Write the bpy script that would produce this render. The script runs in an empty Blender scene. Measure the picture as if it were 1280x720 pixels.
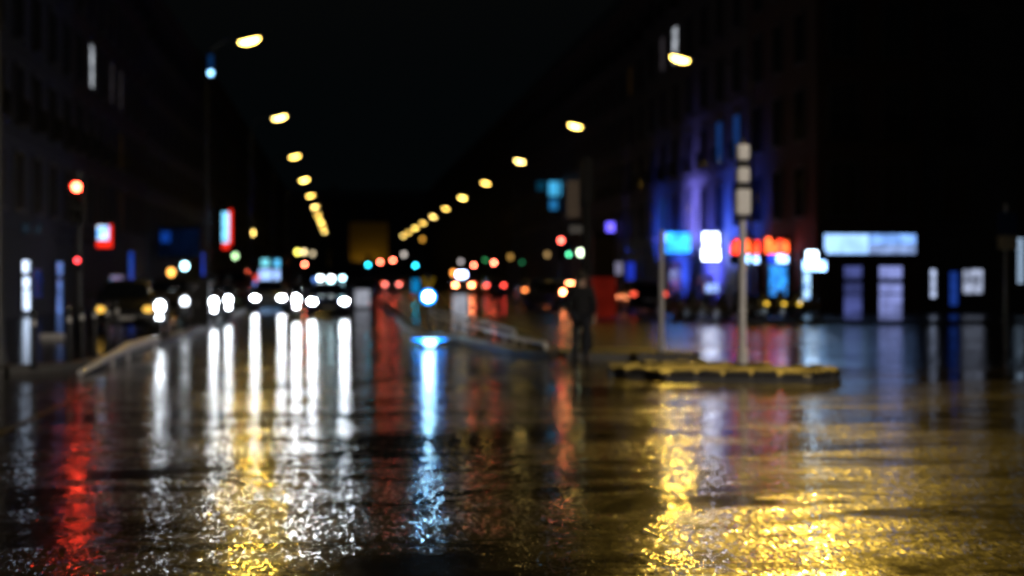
import bpy, bmesh, math, random
from mathutils import Vector, Matrix
random.seed(7)
PI = math.pi
sc = bpy.context.scene
COL = sc.collection
F, HZ, VPX, EYE = 1778.0, 344.0, 427.0, 1.7
YAW = math.atan((640 - VPX) / F)

# ---------------------------------------------------------------- survey helpers (photo pixel -> place on the ground plan)
def XY(px, Y):            # X of a thing seen at photo column px, standing Y metres up the road
    return Y * math.tan(math.atan((px - 640) / F) + YAW)
def YX(px, X):            # Y of a thing on the line X
    return X / math.tan(math.atan((px - 640) / F) + YAW)
def ZP(py, X, Y):         # height of a thing at photo row py
    return EYE - (py - HZ) * (X * math.sin(YAW) + Y * math.cos(YAW)) / F
def PW(X, Y):             # metres per photo pixel there
    return (X * math.sin(YAW) + Y * math.cos(YAW)) / F

# ---------------------------------------------------------------- materials
def lin(h):
    h = h.lstrip('#')
    return tuple(((int(h[i:i + 2], 16) / 255 + 0.055) / 1.055) ** 2.4 if int(h[i:i + 2], 16) > 10 else int(h[i:i + 2], 16) / 255 / 12.92 for i in (0, 2, 4))
MATS = {}
def nodes(m):
    m.use_nodes = True
    return m.node_tree.nodes, m.node_tree.links, m.node_tree.nodes['Principled BSDF']
def mat(name, col, rough=0.5, metal=0.0, var=0.25, scale=6.0, bump=0.0, bscale=60.0, coat=0.0):
    if name in MATS: return MATS[name]
    m = bpy.data.materials.new(name); n, l, p = nodes(m)
    tc = n.new('ShaderNodeTexCoord'); nz = n.new('ShaderNodeTexNoise')
    nz.inputs['Scale'].default_value = scale; nz.inputs['Detail'].default_value = 6
    l.new(tc.outputs['Object'], nz.inputs['Vector'])
    mx = n.new('ShaderNodeMix'); mx.data_type = 'RGBA'
    mx.inputs['A'].default_value = (*[c * (1 - var) for c in col], 1); mx.inputs['B'].default_value = (*[min(1, c * (1 + var)) for c in col], 1)
    l.new(nz.outputs['Fac'], mx.inputs['Factor']); l.new(mx.outputs['Result'], p.inputs['Base Color'])
    p.inputs['Roughness'].default_value = rough; p.inputs['Metallic'].default_value = metal
    if coat: p.inputs['Coat Weight'].default_value = coat; p.inputs['Coat Roughness'].default_value = 0.05
    if bump:
        b = n.new('ShaderNodeBump'); b.inputs['Distance'].default_value = bump; b.inputs['Strength'].default_value = 1
        z2 = n.new('ShaderNodeTexNoise'); z2.inputs['Scale'].default_value = bscale; z2.inputs['Detail'].default_value = 3
        l.new(tc.outputs['Object'], z2.inputs['Vector']); l.new(z2.outputs['Fac'], b.inputs['Height']); l.new(b.outputs['Normal'], p.inputs['Normal'])
    MATS[name] = m; return m
def emit(name, col, k, var=0.0, scale=3.0, base=(0.02, 0.02, 0.02), col2=None):
    """something that gives off light; var > 0 makes the lit panel uneven (goods, blinds, tubes behind it)"""
    if name in MATS: return MATS[name]
    m = bpy.data.materials.new(name); n, l, p = nodes(m)
    p.inputs['Base Color'].default_value = (*base, 1); p.inputs['Roughness'].default_value = 0.15
    p.inputs['Emission Color'].default_value = (*col, 1); p.inputs['Emission Strength'].default_value = k
    if var:
        tc = n.new('ShaderNodeTexCoord'); nz = n.new('ShaderNodeTexNoise'); nz.inputs['Scale'].default_value = scale; nz.inputs['Detail'].default_value = 3
        l.new(tc.outputs['Object'], nz.inputs['Vector'])
        r = n.new('ShaderNodeValToRGB'); r.color_ramp.elements[0].position = 0.38; r.color_ramp.elements[1].position = 0.62
        c2 = col2 or tuple(c * (1 - var) for c in col)
        r.color_ramp.elements[0].color = (*c2, 1); r.color_ramp.elements[1].color = (*col, 1)
        l.new(nz.outputs['Fac'], r.inputs['Fac']); l.new(r.outputs['Color'], p.inputs['Emission Color'])
    m.cycles.emission_sampling = 'FRONT'
    MATS[name] = m; return m

def road_material():
    m = bpy.data.materials.new('wet_asphalt'); n, l, p = nodes(m)
    tc = n.new('ShaderNodeTexCoord')
    def noise(s, det=4, rough=0.55, vec=None, dist=0.0):
        z = n.new('ShaderNodeTexNoise'); z.inputs['Scale'].default_value = s; z.inputs['Detail'].default_value = det
        z.inputs['Roughness'].default_value = rough; z.inputs['Distortion'].default_value = dist
        l.new(vec if vec else tc.outputs['Object'], z.inputs['Vector']); return z.outputs['Fac']
    def ramp(src, a, b, ca=0.0, cb=1.0):
        r = n.new('ShaderNodeMapRange'); r.interpolation_type = 'SMOOTHSTEP'
        r.inputs['From Min'].default_value = a; r.inputs['From Max'].default_value = b
        r.inputs['To Min'].default_value = ca; r.inputs['To Max'].default_value = cb
        l.new(src, r.inputs['Value']); return r.outputs['Result']
    def mth(op, a, b):
        k = n.new('ShaderNodeMath'); k.operation = op
        for i, v in enumerate((a, b)):
            if isinstance(v, (int, float)): k.inputs[i].default_value = v
            else: l.new(v, k.inputs[i])
        return k.outputs[0]
    # ponded water: patches stretched across the fall of the road
    mp = n.new('ShaderNodeMapping'); mp.inputs['Scale'].default_value = (0.28, 0.55, 1)
    l.new(tc.outputs['Object'], mp.inputs['Vector'])
    pond = ramp(noise(1.0, 8, 0.66, mp.outputs['Vector'], 0.7), 0.46, 0.60)
    # ripples and road undulation, stretched across the road
    mp2 = n.new('ShaderNodeMapping'); mp2.inputs['Scale'].default_value = (0.55, 1.6, 1)
    l.new(tc.outputs['Object'], mp2.inputs['Vector'])
    und = noise(1.0, 4, 0.5, mp2.outputs['Vector'])
    rip = noise(7.0, 3, 0.5)
    mg = n.new('ShaderNodeMapping'); mg.inputs['Scale'].default_value = (ROAD['gx'], ROAD['gy'], 1); l.new(tc.outputs['Object'], mg.inputs['Vector'])
    grit = noise(1.0, 2, 0.45, mg.outputs['Vector'], 0.3)
    mc = n.new('ShaderNodeMapping'); mc.inputs['Scale'].default_value = (ROAD['cx'], ROAD['cy'], 1); mc.inputs['Rotation'].default_value = (0, 0, .3); l.new(tc.outputs['Object'], mc.inputs['Vector'])
    clump = noise(1.0, 2, 0.5, mc.outputs['Vector'])
    dry = mth('SUBTRACT', 1.0, pond)
    chip = mth('ADD', mth('MULTIPLY', grit, ROAD['grit']), mth('MULTIPLY', clump, ROAD['clump']))
    mp4 = n.new('ShaderNodeMapping'); mp4.inputs['Scale'].default_value = (0.9, 3.6, 1); mp4.inputs['Rotation'].default_value = (0, 0, .12); l.new(tc.outputs['Object'], mp4.inputs['Vector'])
    ridge = noise(1.0, 3, 0.5, mp4.outputs['Vector'], 0.5)
    und = mth('ADD', und, mth('MULTIPLY', mth('MULTIPLY', ridge, dry), ROAD['ridge'] / ROAD['und']))
    soft = mth('ADD', mth('MULTIPLY', und, ROAD['und']), mth('MULTIPLY', rip, ROAD['rip']))
    # every chip of stone lies at its own slight tilt: flecks that catch a lamp or miss it
    def facets(sx, sy, tilt, mask):
        mv = n.new('ShaderNodeMapping'); mv.inputs['Scale'].default_value = (sx, sy, 1); l.new(tc.outputs['Object'], mv.inputs['Vector'])
        vo = n.new('ShaderNodeTexVoronoi'); vo.voronoi_dimensions = '2D'; vo.inputs['Scale'].default_value = 1.0; l.new(mv.outputs['Vector'], vo.inputs['Vector'])
        sb = n.new('ShaderNodeVectorMath'); sb.operation = 'SUBTRACT'; l.new(vo.outputs['Color'], sb.inputs[0]); sb.inputs[1].default_value = (.5, .5, .5)
        fl = n.new('ShaderNodeVectorMath'); fl.operation = 'MULTIPLY'; l.new(sb.outputs[0], fl.inputs[0]); fl.inputs[1].default_value = (1.3 * tilt, 2 * tilt, 0)
        sc_ = n.new('ShaderNodeVectorMath'); sc_.operation = 'SCALE'; l.new(fl.outputs[0], sc_.inputs[0]); l.new(mask, sc_.inputs['Scale'])
        return sc_.outputs[0]
    mp3 = n.new('ShaderNodeMapping'); mp3.inputs['Scale'].default_value = (0.35, 1.1, 1); l.new(tc.outputs['Object'], mp3.inputs['Vector'])
    patch = ramp(noise(1.0, 6, 0.65, mp3.outputs['Vector'], 0.6), 0.36, 0.62)      # worn and polished patches of the surface
    wetbase = mth('MULTIPLY', dry, patch)
    fmask = mth('ADD', mth('MULTIPLY', dry, mth('ADD', mth('MULTIPLY', patch, .75), .25)), ROAD['fpond'])
    geo = n.new('ShaderNodeNewGeometry')
    nrm = geo.outputs['Normal']
    for q in ROAD['facets']:
        ad = n.new('ShaderNodeVectorMath'); ad.operation = 'ADD'; l.new(nrm, ad.inputs[0]); l.new(facets(*q, fmask), ad.inputs[1]); nrm = ad.outputs[0]
    nn = n.new('ShaderNodeVectorMath'); nn.operation = 'NORMALIZE'; l.new(nrm, nn.inputs[0])
    def bump(h):
        b = n.new('ShaderNodeBump'); b.inputs['Strength'].default_value = 1; b.inputs['Distance'].default_value = 1
        l.new(nn.outputs[0], b.inputs['Normal'])
        l.new(h, b.inputs['Height']); return b.outputs['Normal']
    # the stone chips themselves, and over them the water film that follows them only in part
    l.new(bump(mth('ADD', soft, chip)), p.inputs['Normal'])
    film = mth('ADD', soft, mth('MULTIPLY', chip, mth('ADD', mth('MULTIPLY', dry, ROAD['filmdry']), ROAD['filmpond'])))
    l.new(bump(film), p.inputs['Coat Normal'])
    l.new(mth('ADD', mth('MULTIPLY', wetbase, ROAD['spec']), 0.004), p.inputs['Specular IOR Level'])
    p.inputs['Roughness'].default_value = ROAD['rough']
    p.inputs['Coat Weight'].default_value = 1.0; p.inputs['Coat IOR'].default_value = 1.33
    l.new(mth('ADD', mth('MULTIPLY', dry, ROAD['rdry'] - ROAD['rpond']), ROAD['rpond']), p.inputs['Coat Roughness'])
    mx = n.new('ShaderNodeMix'); mx.data_type = 'RGBA'
    mx.inputs['A'].default_value = (0.006, 0.006, 0.0065, 1); mx.inputs['B'].default_value = (0.022, 0.0215, 0.021, 1)
    l.new(noise(30, 5), mx.inputs['Factor'])
    wet = n.new('ShaderNodeVectorMath'); wet.operation = 'SCALE'; l.new(mx.outputs['Result'], wet.inputs[0])       # standing water hides the stone
    l.new(mth('ADD', mth('MULTIPLY', wetbase, .85), .15), wet.inputs['Scale']); l.new(wet.outputs[0], p.inputs['Base Color'])
    p.inputs['IOR'].default_value = ROAD['ior']
    return m
ROAD = dict(facets=((80, 30, .10), (36, 14, .065)), fpond=.20, gx=50.0, gy=22.0, grit=0.0006, cx=11.0, cy=5.0, clump=0.0016, filmdry=0.85, filmpond=0.05, und=0.0055, ridge=0.0018, rip=0.0008, rdry=0.09, rpond=0.07, ior=1.5, rough=0.28, spec=0.16)

M = dict(
    asphalt=road_material(),
    pave=mat('wet_paving', (0.022, 0.022, 0.023), 0.16, bump=0.002, bscale=9, scale=3),
    kerb=mat('granite_kerb', (0.09, 0.09, 0.09), 0.5, bump=0.002, bscale=40, scale=20),
    line=mat('road_paint', (0.05, 0.05, 0.048), 0.22, var=0.35, scale=14, bump=0.001),
    cobble=mat('cobbles', (0.02, 0.0195, 0.019), 0.6, bump=0.01, bscale=9),
    stone=mat('limestone', (0.11, 0.107, 0.10), 0.8, scale=1.2, bump=0.01, bscale=4),
    stone2=mat('grey_render', (0.085, 0.087, 0.095), 0.85, scale=0.8, bump=0.01, bscale=3),
    stone3=mat('dark_brick', (0.09, 0.06, 0.05), 0.85, scale=5),
    pale=mat('pale_render', (0.12, 0.118, 0.116), 0.75, scale=0.8, bump=0.006, bscale=3),
    zinc=mat('zinc_roof', (0.12, 0.13, 0.14), 0.5, 0.4),
    frame=mat('window_frame', (0.09, 0.09, 0.095), 0.5),
    pane=mat('dark_glass', (0.012, 0.014, 0.017), 0.06),
    iron=mat('black_iron', (0.015, 0.016, 0.017), 0.45),
    steel=mat('grey_steel', (0.33, 0.34, 0.35), 0.35, 0.5),
    polished=mat('pale_rail', (0.8, 0.8, 0.8), 0.3, 0.0, var=0.06),  # white colour imitates the glint that lights leave on the rails
    galv=mat('galvanised', (0.62, 0.62, 0.63), 0.5, 0.0),
    lampgrey=mat('lamp_paint', (0.06, 0.065, 0.07), 0.45),
    black=mat('black_plastic', (0.012, 0.012, 0.012), 0.7),
    tyre=mat('tyre_rubber', (0.012, 0.012, 0.012), 0.7),
    rim=mat('alloy_rim', (0.4, 0.4, 0.41), 0.3, 0.9),
    chrome=mat('chrome', (0.7, 0.7, 0.7), 0.12, 1.0, var=0.05),
    plate=mat('plate_white', (0.7, 0.7, 0.68), 0.4, var=0.08),
    lensr=mat('red_lens', (0.20, 0.01, 0.01), 0.15),
    lensw=mat('clear_lens', (0.5, 0.5, 0.5), 0.1, 0.3),
    lenso=mat('amber_lens', (0.5, 0.18, 0.01), 0.12),
    white=mat('white_paint', (0.78, 0.78, 0.76), 0.4, var=0.08),
    redp=mat('red_paint', (0.55, 0.05, 0.03), 0.45, var=0.15),
    bluep=mat('blue_paint', (0.02, 0.06, 0.30), 0.4, var=0.1),
    brown=mat('brown_panel', (0.09, 0.06, 0.035), 0.6),
    yellowp=mat('yellow_panel', (0.60, 0.42, 0.05), 0.45, var=0.1),
    cloth=mat('dark_cloth', (0.012, 0.013, 0.016), 0.9, bump=0.003, bscale=40),
    cloth2=mat('dark_denim', (0.012, 0.015, 0.024), 0.9, bump=0.003, bscale=60),
    skin=mat('skin', (0.42, 0.26, 0.19), 0.5, var=0.08),
    hair=mat('dark_hair', (0.02, 0.014, 0.01), 0.6, bump=0.004, bscale=120),
)
SOD = (1.0, 0.66, 0.13)      # sodium lamp light
LK = 22.0
M['lens'] = emit('sodium_lens', SOD, LK)
M['dimlens'] = emit('dim_sodium_lens', SOD, 6)
M['head'] = emit('headlight_on', (0.84, 0.92, 1.0), 110)
M['headlow'] = emit('headlight_dipped', (0.92, 0.96, 1.0), 45)
M['tail'] = emit('tail_light_on', (1.0, 0.10, 0.03), 9)
M['brake'] = emit('brake_light_on', (1.0, 0.27, 0.10), 60)
M['sigred'] = emit('signal_red', (1.0, 0.05, 0.022), 55)
M['sigredfar'] = emit('signal_red_far', (1.0, 0.13, 0.07), 60)
M['siggreen'] = emit('signal_green', (0.02, 0.45, 0.62), 30)
M['siggreen2'] = emit('signal_true_green', (0.08, 0.62, 0.30), 11)
M['sigoff'] = mat('signal_off', (0.03, 0.03, 0.03), 0.2)

# ---------------------------------------------------------------- mesh helpers
class MB:
    def __init__(s): s.v, s.f = [], []
    def add(s, vs, fs):
        o = len(s.v); s.v += [tuple(v) for v in vs]; s.f += [tuple(i + o for i in f) for f in fs]; return s
    def box(s, x0, x1, y0, y1, z0, z1):
        return s.add([(x0, y0, z0), (x1, y0, z0), (x1, y1, z0), (x0, y1, z0), (x0, y0, z1), (x1, y0, z1), (x1, y1, z1), (x0, y1, z1)],
                     [(0, 3, 2, 1), (4, 5, 6, 7), (0, 1, 5, 4), (1, 2, 6, 5), (2, 3, 7, 6), (3, 0, 4, 7)])
    def tube(s, pts, r, n=10, cap=True):
        pts = [Vector(p) for p in pts]; rs = r if isinstance(r, (list, tuple)) else [r] * len(pts)
        vs, fs = [], []
        for i, p in enumerate(pts):
            d = (pts[min(i + 1, len(pts) - 1)] - pts[max(i - 1, 0)]).normalized()
            a = d.cross(Vector((0, 0, 1)) if abs(d.z) < 0.9 else Vector((1, 0, 0))).normalized(); b = d.cross(a)
            for k in range(n):
                t = 2 * PI * k / n; vs.append(p + (a * math.cos(t) + b * math.sin(t)) * rs[i])
        for i in range(len(pts) - 1):
            for k in range(n):
                fs.append((i * n + k, i * n + (k + 1) % n, (i + 1) * n + (k + 1) % n, (i + 1) * n + k))
        if cap: fs += [tuple(range(n))[::-1], tuple(range((len(pts) - 1) * n, len(pts) * n))]
        return s.add(vs, fs)
    def ell(s, c, r, nu=14, nv=8, lo=-90, hi=90):
        vs, fs = [], []
        for j in range(nv + 1):
            la = math.radians(lo + (hi - lo) * j / nv)
            for i in range(nu):
                t = 2 * PI * i / nu
                vs.append((c[0] + r[0] * math.cos(la) * math.cos(t), c[1] + r[1] * math.cos(la) * math.sin(t), c[2] + r[2] * math.sin(la)))
        for j in range(nv):
            for i in range(nu):
                fs.append((j * nu + i, j * nu + (i + 1) % nu, (j + 1) * nu + (i + 1) % nu, (j + 1) * nu + i))
        fs += [tuple(range(nu))[::-1], tuple(range(nv * nu, nv * nu + nu))]
        return s.add(vs, fs)
    def disc(s, c, r, ax='y', n=20, depth=0.03, ry=None):   # short cylinder, axis y (face towards -y) or x
        vs = []
        for e in (0, depth):
            for k in range(n):
                t = 2 * PI * k / n; a, b = r * math.cos(t), (ry or r) * math.sin(t)
                vs.append((c[0] + a, c[1] + e, c[2] + b) if ax == 'y' else (c[0] + e, c[1] + a, c[2] + b))
        fs = [tuple(range(n))[::-1], tuple(range(n, 2 * n))] + [(k, (k + 1) % n, n + (k + 1) % n, n + k) for k in range(n)]
        return s.add(vs, fs)
    def prism(s, poly, z0, z1):
        n = len(poly)
        vs = [(x, y, z0) for x, y in poly] + [(x, y, z1) for x, y in poly]
        return s.add(vs, [tuple(range(n))[::-1], tuple(range(n, 2 * n))] + [(k, (k + 1) % n, n + (k + 1) % n, n + k) for k in range(n)])
    def quad(s, a, b, c, d, t=0.0):                          # thin slab, offset along its normal
        a, b, c, d = map(Vector, (a, b, c, d)); nn = (b - a).cross(d - a).normalized() * t
        return s.add([a, b, c, d, a + nn, b + nn, c + nn, d + nn], [(3, 2, 1, 0), (4, 5, 6, 7), (0, 1, 5, 4), (1, 2, 6, 5), (2, 3, 7, 6), (3, 0, 4, 7)])
    def loft(s, rings):
        n = len(rings[0]); vs = [p for r in rings for p in r]; fs = []
        for i in range(len(rings) - 1):
            for k in range(n):
                fs.append((i * n + k, i * n + (k + 1) % n, (i + 1) * n + (k + 1) % n, (i + 1) * n + k))
        fs += [tuple(range(n))[::-1], tuple(range((len(rings) - 1) * n, len(rings) * n))]
        return s.add(vs, fs)
    def mesh(s, name, m, smooth=False, bevel=0):
        me = bpy.data.meshes.new(name); me.from_pydata(s.v, [], s.f); me.update()
        bm = bmesh.new(); bm.from_mesh(me); bmesh.ops.recalc_face_normals(bm, faces=bm.faces)
        if bevel: bmesh.ops.bevel(bm, geom=[e for e in bm.edges if len(e.link_faces) == 2 and e.calc_face_angle(0) > 0.6], offset=bevel, segments=2, affect='EDGES', clamp_overlap=True)
        bm.to_mesh(me); bm.free()
        if m: me.materials.append(m)
        if smooth:
            for p in me.polygons: p.use_smooth = True
            try: me.set_sharp_from_angle(angle=math.radians(38))
            except Exception: pass
        return me
    def obj(s, name, m, parent=None, smooth=False, bevel=0, loc=None):
        o = bpy.data.objects.new(name, s.mesh(name, m, smooth, bevel)); COL.objects.link(o)
        if parent: o.parent = parent
        if loc: o.location = loc
        return o
def tag(o, label, cat, group=None):
    o['label'] = label; o['category'] = cat
    if group: o['group'] = group
    return o
def thing(name, label, cat, loc=(0, 0, 0), rz=0.0, group=None):
    o = bpy.data.objects.new(name, None); COL.objects.link(o); o.location = loc; o.rotation_euler = (0, 0, rz)
    return tag(o, label, cat, group)
def kids(o): return [c for c in list(bpy.data.objects) if c.parent == o]
KIDS = {}
def copy_tree(o, parent=None, swap=None, depth=0):
    c = o.copy(); COL.objects.link(c)
    if c.type == 'MESH' and swap and c.material_slots:
        k = c.name.split('.')[0]
        if k in swap:
            c.material_slots[0].link = 'OBJECT'; c.material_slots[0].material = swap[k]
    if parent: c.parent = parent
    key = o.name
    if key not in KIDS: KIDS[key] = kids(o)
    for ch in KIDS[key]: copy_tree(ch, c, swap, depth + 1)
    return c
def dup(root, label, loc, rz=0.0, group=None, swap=None, scale=None):
    c = copy_tree(root, None, swap); c.location = loc; c.rotation_euler = (0, 0, rz); c['label'] = label
    if scale: c.scale = scale
    if group: c['group'] = group
    elif 'group' in c: del c['group']
    return c
def struct(o): o['kind'] = 'structure'; return o
def lamp(name, kind, loc, energy, col, parent=None, radius=0.1, target=None, cone=None, blend=0.3, size=None):
    d = bpy.data.lights.new(name, kind); d.energy = energy; d.color = col
    if kind == 'AREA': d.shape = 'RECTANGLE'; d.size, d.size_y = size
    else: d.shadow_soft_size = radius
    if kind == 'SPOT': d.spot_size = cone; d.spot_blend = blend
    o = bpy.data.objects.new(name, d); COL.objects.link(o); o.location = loc
    if target: o.rotation_euler = (Vector(target) - Vector(loc)).to_track_quat('-Z', 'Y').to_euler()
    if parent: o.parent = parent
    return o

# ---------------------------------------------------------------- setting: ground
FAR = 480
def grid_sheet(name, m, xs, ys, z):
    vs = [(x, y, z) for y in ys for x in xs]; nx = len(xs)
    fs = [(j * nx + i, j * nx + i + 1, (j + 1) * nx + i + 1, (j + 1) * nx + i) for j in range(len(ys) - 1) for i in range(nx - 1)]
    return MB().add(vs, fs).obj(name, m)
struct(grid_sheet('road', M['asphalt'], [-120, 0, 140], [-40, 60, FAR], 0.0))
def arc(cx, cy, r, a0, a1, n=8):
    return [(cx + r * math.cos(math.radians(a0 + (a1 - a0) * i / n)), cy + r * math.sin(math.radians(a0 + (a1 - a0) * i / n))) for i in range(n + 1)]
def inset(poly, d):
    out = []; n = len(poly)
    for i in range(n):
        p0, p1, p2 = Vector(poly[i - 1]), Vector(poly[i]), Vector(poly[(i + 1) % n])
        a, b = (p1 - p0).normalized(), (p2 - p1).normalized()
        na, nb = Vector((-a.y, a.x)), Vector((-b.y, b.x)); m_ = (na + nb)
        m_ = m_ / max(0.4, m_.dot(na)) if m_.length > 1e-6 else na
        out.append(tuple(p1 + m_ * d))
    return out
def raised(name, poly, m, kname='kerb', h=0.14, w=0.28):        # polygon counter-clockwise: kerb ring and the surface inside
    inn = inset(poly, w); n = len(poly)
    b = MB(); bev = inset(poly, 0.03)
    rings = [[(x, y, 0) for x, y in poly], [(x, y, h - 0.03) for x, y in poly], [(x, y, h) for x, y in bev], [(x, y, h) for x, y in inn]]
    vs = [p for r in rings for p in r]
    fs = [(r * n + k, r * n + (k + 1) % n, (r + 1) * n + (k + 1) % n, (r + 1) * n + k) for r in range(3) for k in range(n)]
    b.add(vs, fs); struct(b.obj(kname, M['kerb']))
    t = MB(); t.add([(x, y, h - 0.006) for x, y in inn], [tuple(range(n))]); struct(t.obj(name, m))
LK_X, RK_X = -4.35, 14.6
raised('pavement', [(LK_X, FAR - 60), (-60, FAR - 60), (-60, 24.5)] + arc(LK_X - 3.5, 28, 3.5, -90, 0) + [(LK_X, 60)], M['pave'])
raised('pavement', [(RK_X, FAR - 60)] + [(RK_X, 60)] + arc(RK_X + 5, 52, 5, 180, 270) + [(90, 47), (90, FAR - 60)], M['pave'])
# long separator island in the middle of the boulevard
raised('median_island', [(4.15, 28.6), (4.65, 30), (5.1, 38), (4.9, 70), (4.9, 240), (2.2, 240), (2.1, 60), (2.0, 45), (2.15, 39), (2.9, 35.5), (3.6, 30.5)], M['pave'])
# refuge island on the right with a cobbled nose
RI = [(5.2, 22.5), (7.4, 21.9)] + arc(7.3, 22.9, .9, -70, 85, 7) + [(6.6, 25.0), (5.9, 25.1)] + arc(5.5, 23.8, 1.0, 110, 240, 6)
raised('refuge_island', RI, M['cobble'], h=0.12, w=0.22)
raised('refuge_island', [(4.5, 28.3), (7.0, 27.9), (7.25, 28.3), (7.1, 28.8), (6.2, 30.3), (4.6, 30.2)], M['cobble'], h=0.13, w=0.2)
struct(MB().add([(x, y, .004) for x, y in ((5.2, 31.2), (9.0, 31.0), (11.5, 33), (13.2, 36.5), (14.3, 41), (14.4, 60), (5.2, 60))], [tuple(range(7))]).obj('path', mat('pale_pool_paving', (0.19, 0.18, 0.165), 0.24, bump=.002, bscale=12, scale=2)))  # paler paving sheet added so the amber lamp pool shows on the ground
def setts(poly, h, step=.42):                                   # rough granite setts round an island, gaps between them
    b = MB(); pts = [Vector(p) for p in inset(poly, .09)]; rnd = random.Random(3)
    for a, c in zip(pts, pts[1:] + pts[:1]):
        L = (c - a).length; n = max(1, round(L / step)); d = (c - a).normalized(); e = Vector((-d.y, d.x))
        for q in range(n):
            m0, hl, zz_ = a + d * (L * (q + .5) / n), L / n * .5 - rnd.uniform(.02, .06), h + rnd.uniform(.0, .05)
            if hl < .04: continue
            w0, w1 = .10 + rnd.uniform(0, .03), .11
            ring = lambda f, z: [tuple(m0 + d * (sx_ * hl * f) + e * (sy_ * w0 * f)) + (z,) for sx_, sy_ in ((-1, -1), (1, -1), (1, 1), (-1, 1))]
            b.loft([ring(1, h * .4), ring(1, zz_), ring(.75, zz_ + .03)])
    struct(b.obj('kerb', M['cobble'], None, True))
setts(RI, .11)
# painted markings
def marking(name, poly): struct(MB().add([(x, y, 0.004) for x, y in poly], [tuple(range(len(poly)))]).obj(name, M['line']))
marking('edge_line', [(-3.72, 13.5), (-3.58, 13.5), (-3.58, 21.5), (-3.72, 21.5)])
for k in range(12):
    y = 46 + k * 9
    marking('lane_line', [(-1.62, y), (-1.5, y), (-1.5, y + 3), (-1.62, y + 3)])
for k in range(8):
    marking('lane_line', [(9.0, 34 + k * 9), (9.12, 34 + k * 9), (9.12, 37 + k * 9), (9.0, 37 + k * 9)])

# ---------------------------------------------------------------- buildings (local: front wall on y = 0 facing -y, u along x)
def building(label, origin, rz, W, floors, fh, bays, wallm, lit={}, shops=(), depth=11, cat='building', ground=3.9, roof=True, skip=False, side=()):
    r = thing('apartment_building', label, cat, origin, rz)
    H = ground + floors * fh
    w = MB().box(0, W, 0, depth, 0, H)
    w.box(0, W, -0.14, 0, ground - 0.32, ground - 0.04)
    for f in range(1, floors): w.box(0, W, -0.07, 0, ground + f * fh - 0.16, ground + f * fh - 0.04)
    for q in (0, W - 0.5): w.box(q, q + 0.5, -0.05, 0, 0, ground - 0.33)
    w.obj('wall', wallm, r)
    MB().box(0, W, -0.45, 0.2, H, H + 0.3).obj('cornice', wallm, r)
    if roof:
        ro = MB().add([(0, 0.25, H + .3), (W, 0.25, H + .3), (W, depth, H + .3), (0, depth, H + .3), (0, 1.5, H + 3), (W, 1.5, H + 3), (W, depth, H + 3), (0, depth, H + 3)],
                 [(0, 1, 5, 4), (1, 2, 6, 5), (2, 3, 7, 6), (3, 0, 4, 7), (4, 5, 6, 7)]).obj('roof', M['zinc'], r)
        MB().box(W * .3, W * .3 + 1.6, 4, 4.7, H + 3, H + 4.3).obj('chimney', M['stone3'], ro)
    bw = W / bays; wmesh = fmesh = None
    ww, wh = min(1.15, bw * .5), fh * 0.66
    for f in range(floors):
        for b in range(bays):
            x = (b + .5) * bw; z = ground + f * fh + 0.25
            if fmesh is None:
                g = MB(); t = .12
                g.box(-ww/2 - t, -ww/2, -.10, .0, -.0, wh + t).box(ww/2, ww/2 + t, -.10, 0, 0, wh + t).box(-ww/2, ww/2, -.10, 0, wh, wh + t)
                g.box(-.03, .03, -.05, 0, 0, wh).box(-ww/2 - .2, ww/2 + .2, -.2, 0, -.12, 0)
                fmesh = g.mesh('window', M['frame']); wmesh = MB().box(-ww/2, ww/2, -.02, 0, 0.004, wh - .004).mesh('pane', M['pane'])
                rl = MB()
                for k in range(9): rl.box(-ww/2 + ww * k / 8 - .012, -ww/2 + ww * k / 8 + .012, -.34, -.31, -.0, .85)
                rl.box(-ww/2 - .1, ww/2 + .1, -.35, -.3, .85, .9).box(-ww/2 - .1, ww/2 + .1, -.36, -.2, -.06, 0)
                rmesh = rl.mesh('balcony_rail', M['iron'])
            wo = bpy.data.objects.new('window', fmesh); COL.objects.link(wo); wo.parent = r; wo.location = (x, 0, z)
            po = bpy.data.objects.new('pane', wmesh); COL.objects.link(po); po.parent = wo
            if f in (1, floors - 1):
                ro_ = bpy.data.objects.new('balcony_rail', rmesh); COL.objects.link(ro_); ro_.parent = wo
            if (f, b) in lit:
                po.material_slots[0].link = 'OBJECT'; po.material_slots[0].material = lit[(f, b)]
    for s in shops:      # (x0, x1, z0, z1, material, name)
        x0, x1, z0, z1, mm, nm = s
        t = .07
        fr = MB().box(x0 - t, x0, -.11, 0, z0, z1 + t).box(x1, x1 + t, -.11, 0, z0, z1 + t).box(x0, x1, -.11, 0, z1, z1 + t)
        if nm == 'shop_door': fr.box(x0, x1, -.10, -.03, z0 + (z1 - z0) * .42, z0 + (z1 - z0) * .42 + .07).box(x0, x1, -.09, -.03, z0 + (z1 - z0) * .66, z0 + (z1 - z0) * .66 + .2)
        else: fr.box(x0, x1, -.11, 0, z0 - .09, z0)
        fo = fr.obj(nm, M['iron'], r)
        MB().box(x0, x1, -.025, -.003, z0, z1).obj('pane', mm, fo)
    for k, (y0, y1, z0, z1, mm, nm) in enumerate(side):      # openings in the flank that faces -x
        t, c = .07, (y0 + y1) / 2; h_ = (y1 - y0) / 2
        fo = MB().box(-h_ - t, -h_, -.11, 0, z0, z1 + t).box(h_, h_ + t, -.11, 0, z0, z1 + t).box(-h_, h_, -.11, 0, z1, z1 + t).box(-h_, h_, -.11, 0, z0 - .09, z0).obj(nm, M['iron'] if nm != 'window' else M['frame'], r)
        fo.location = (0, c, 0); fo.rotation_euler = (0, 0, -PI / 2)
        MB().box(-h_, h_, -.025, -.003, z0, z1).obj('pane', mm, fo)
    return r

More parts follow.
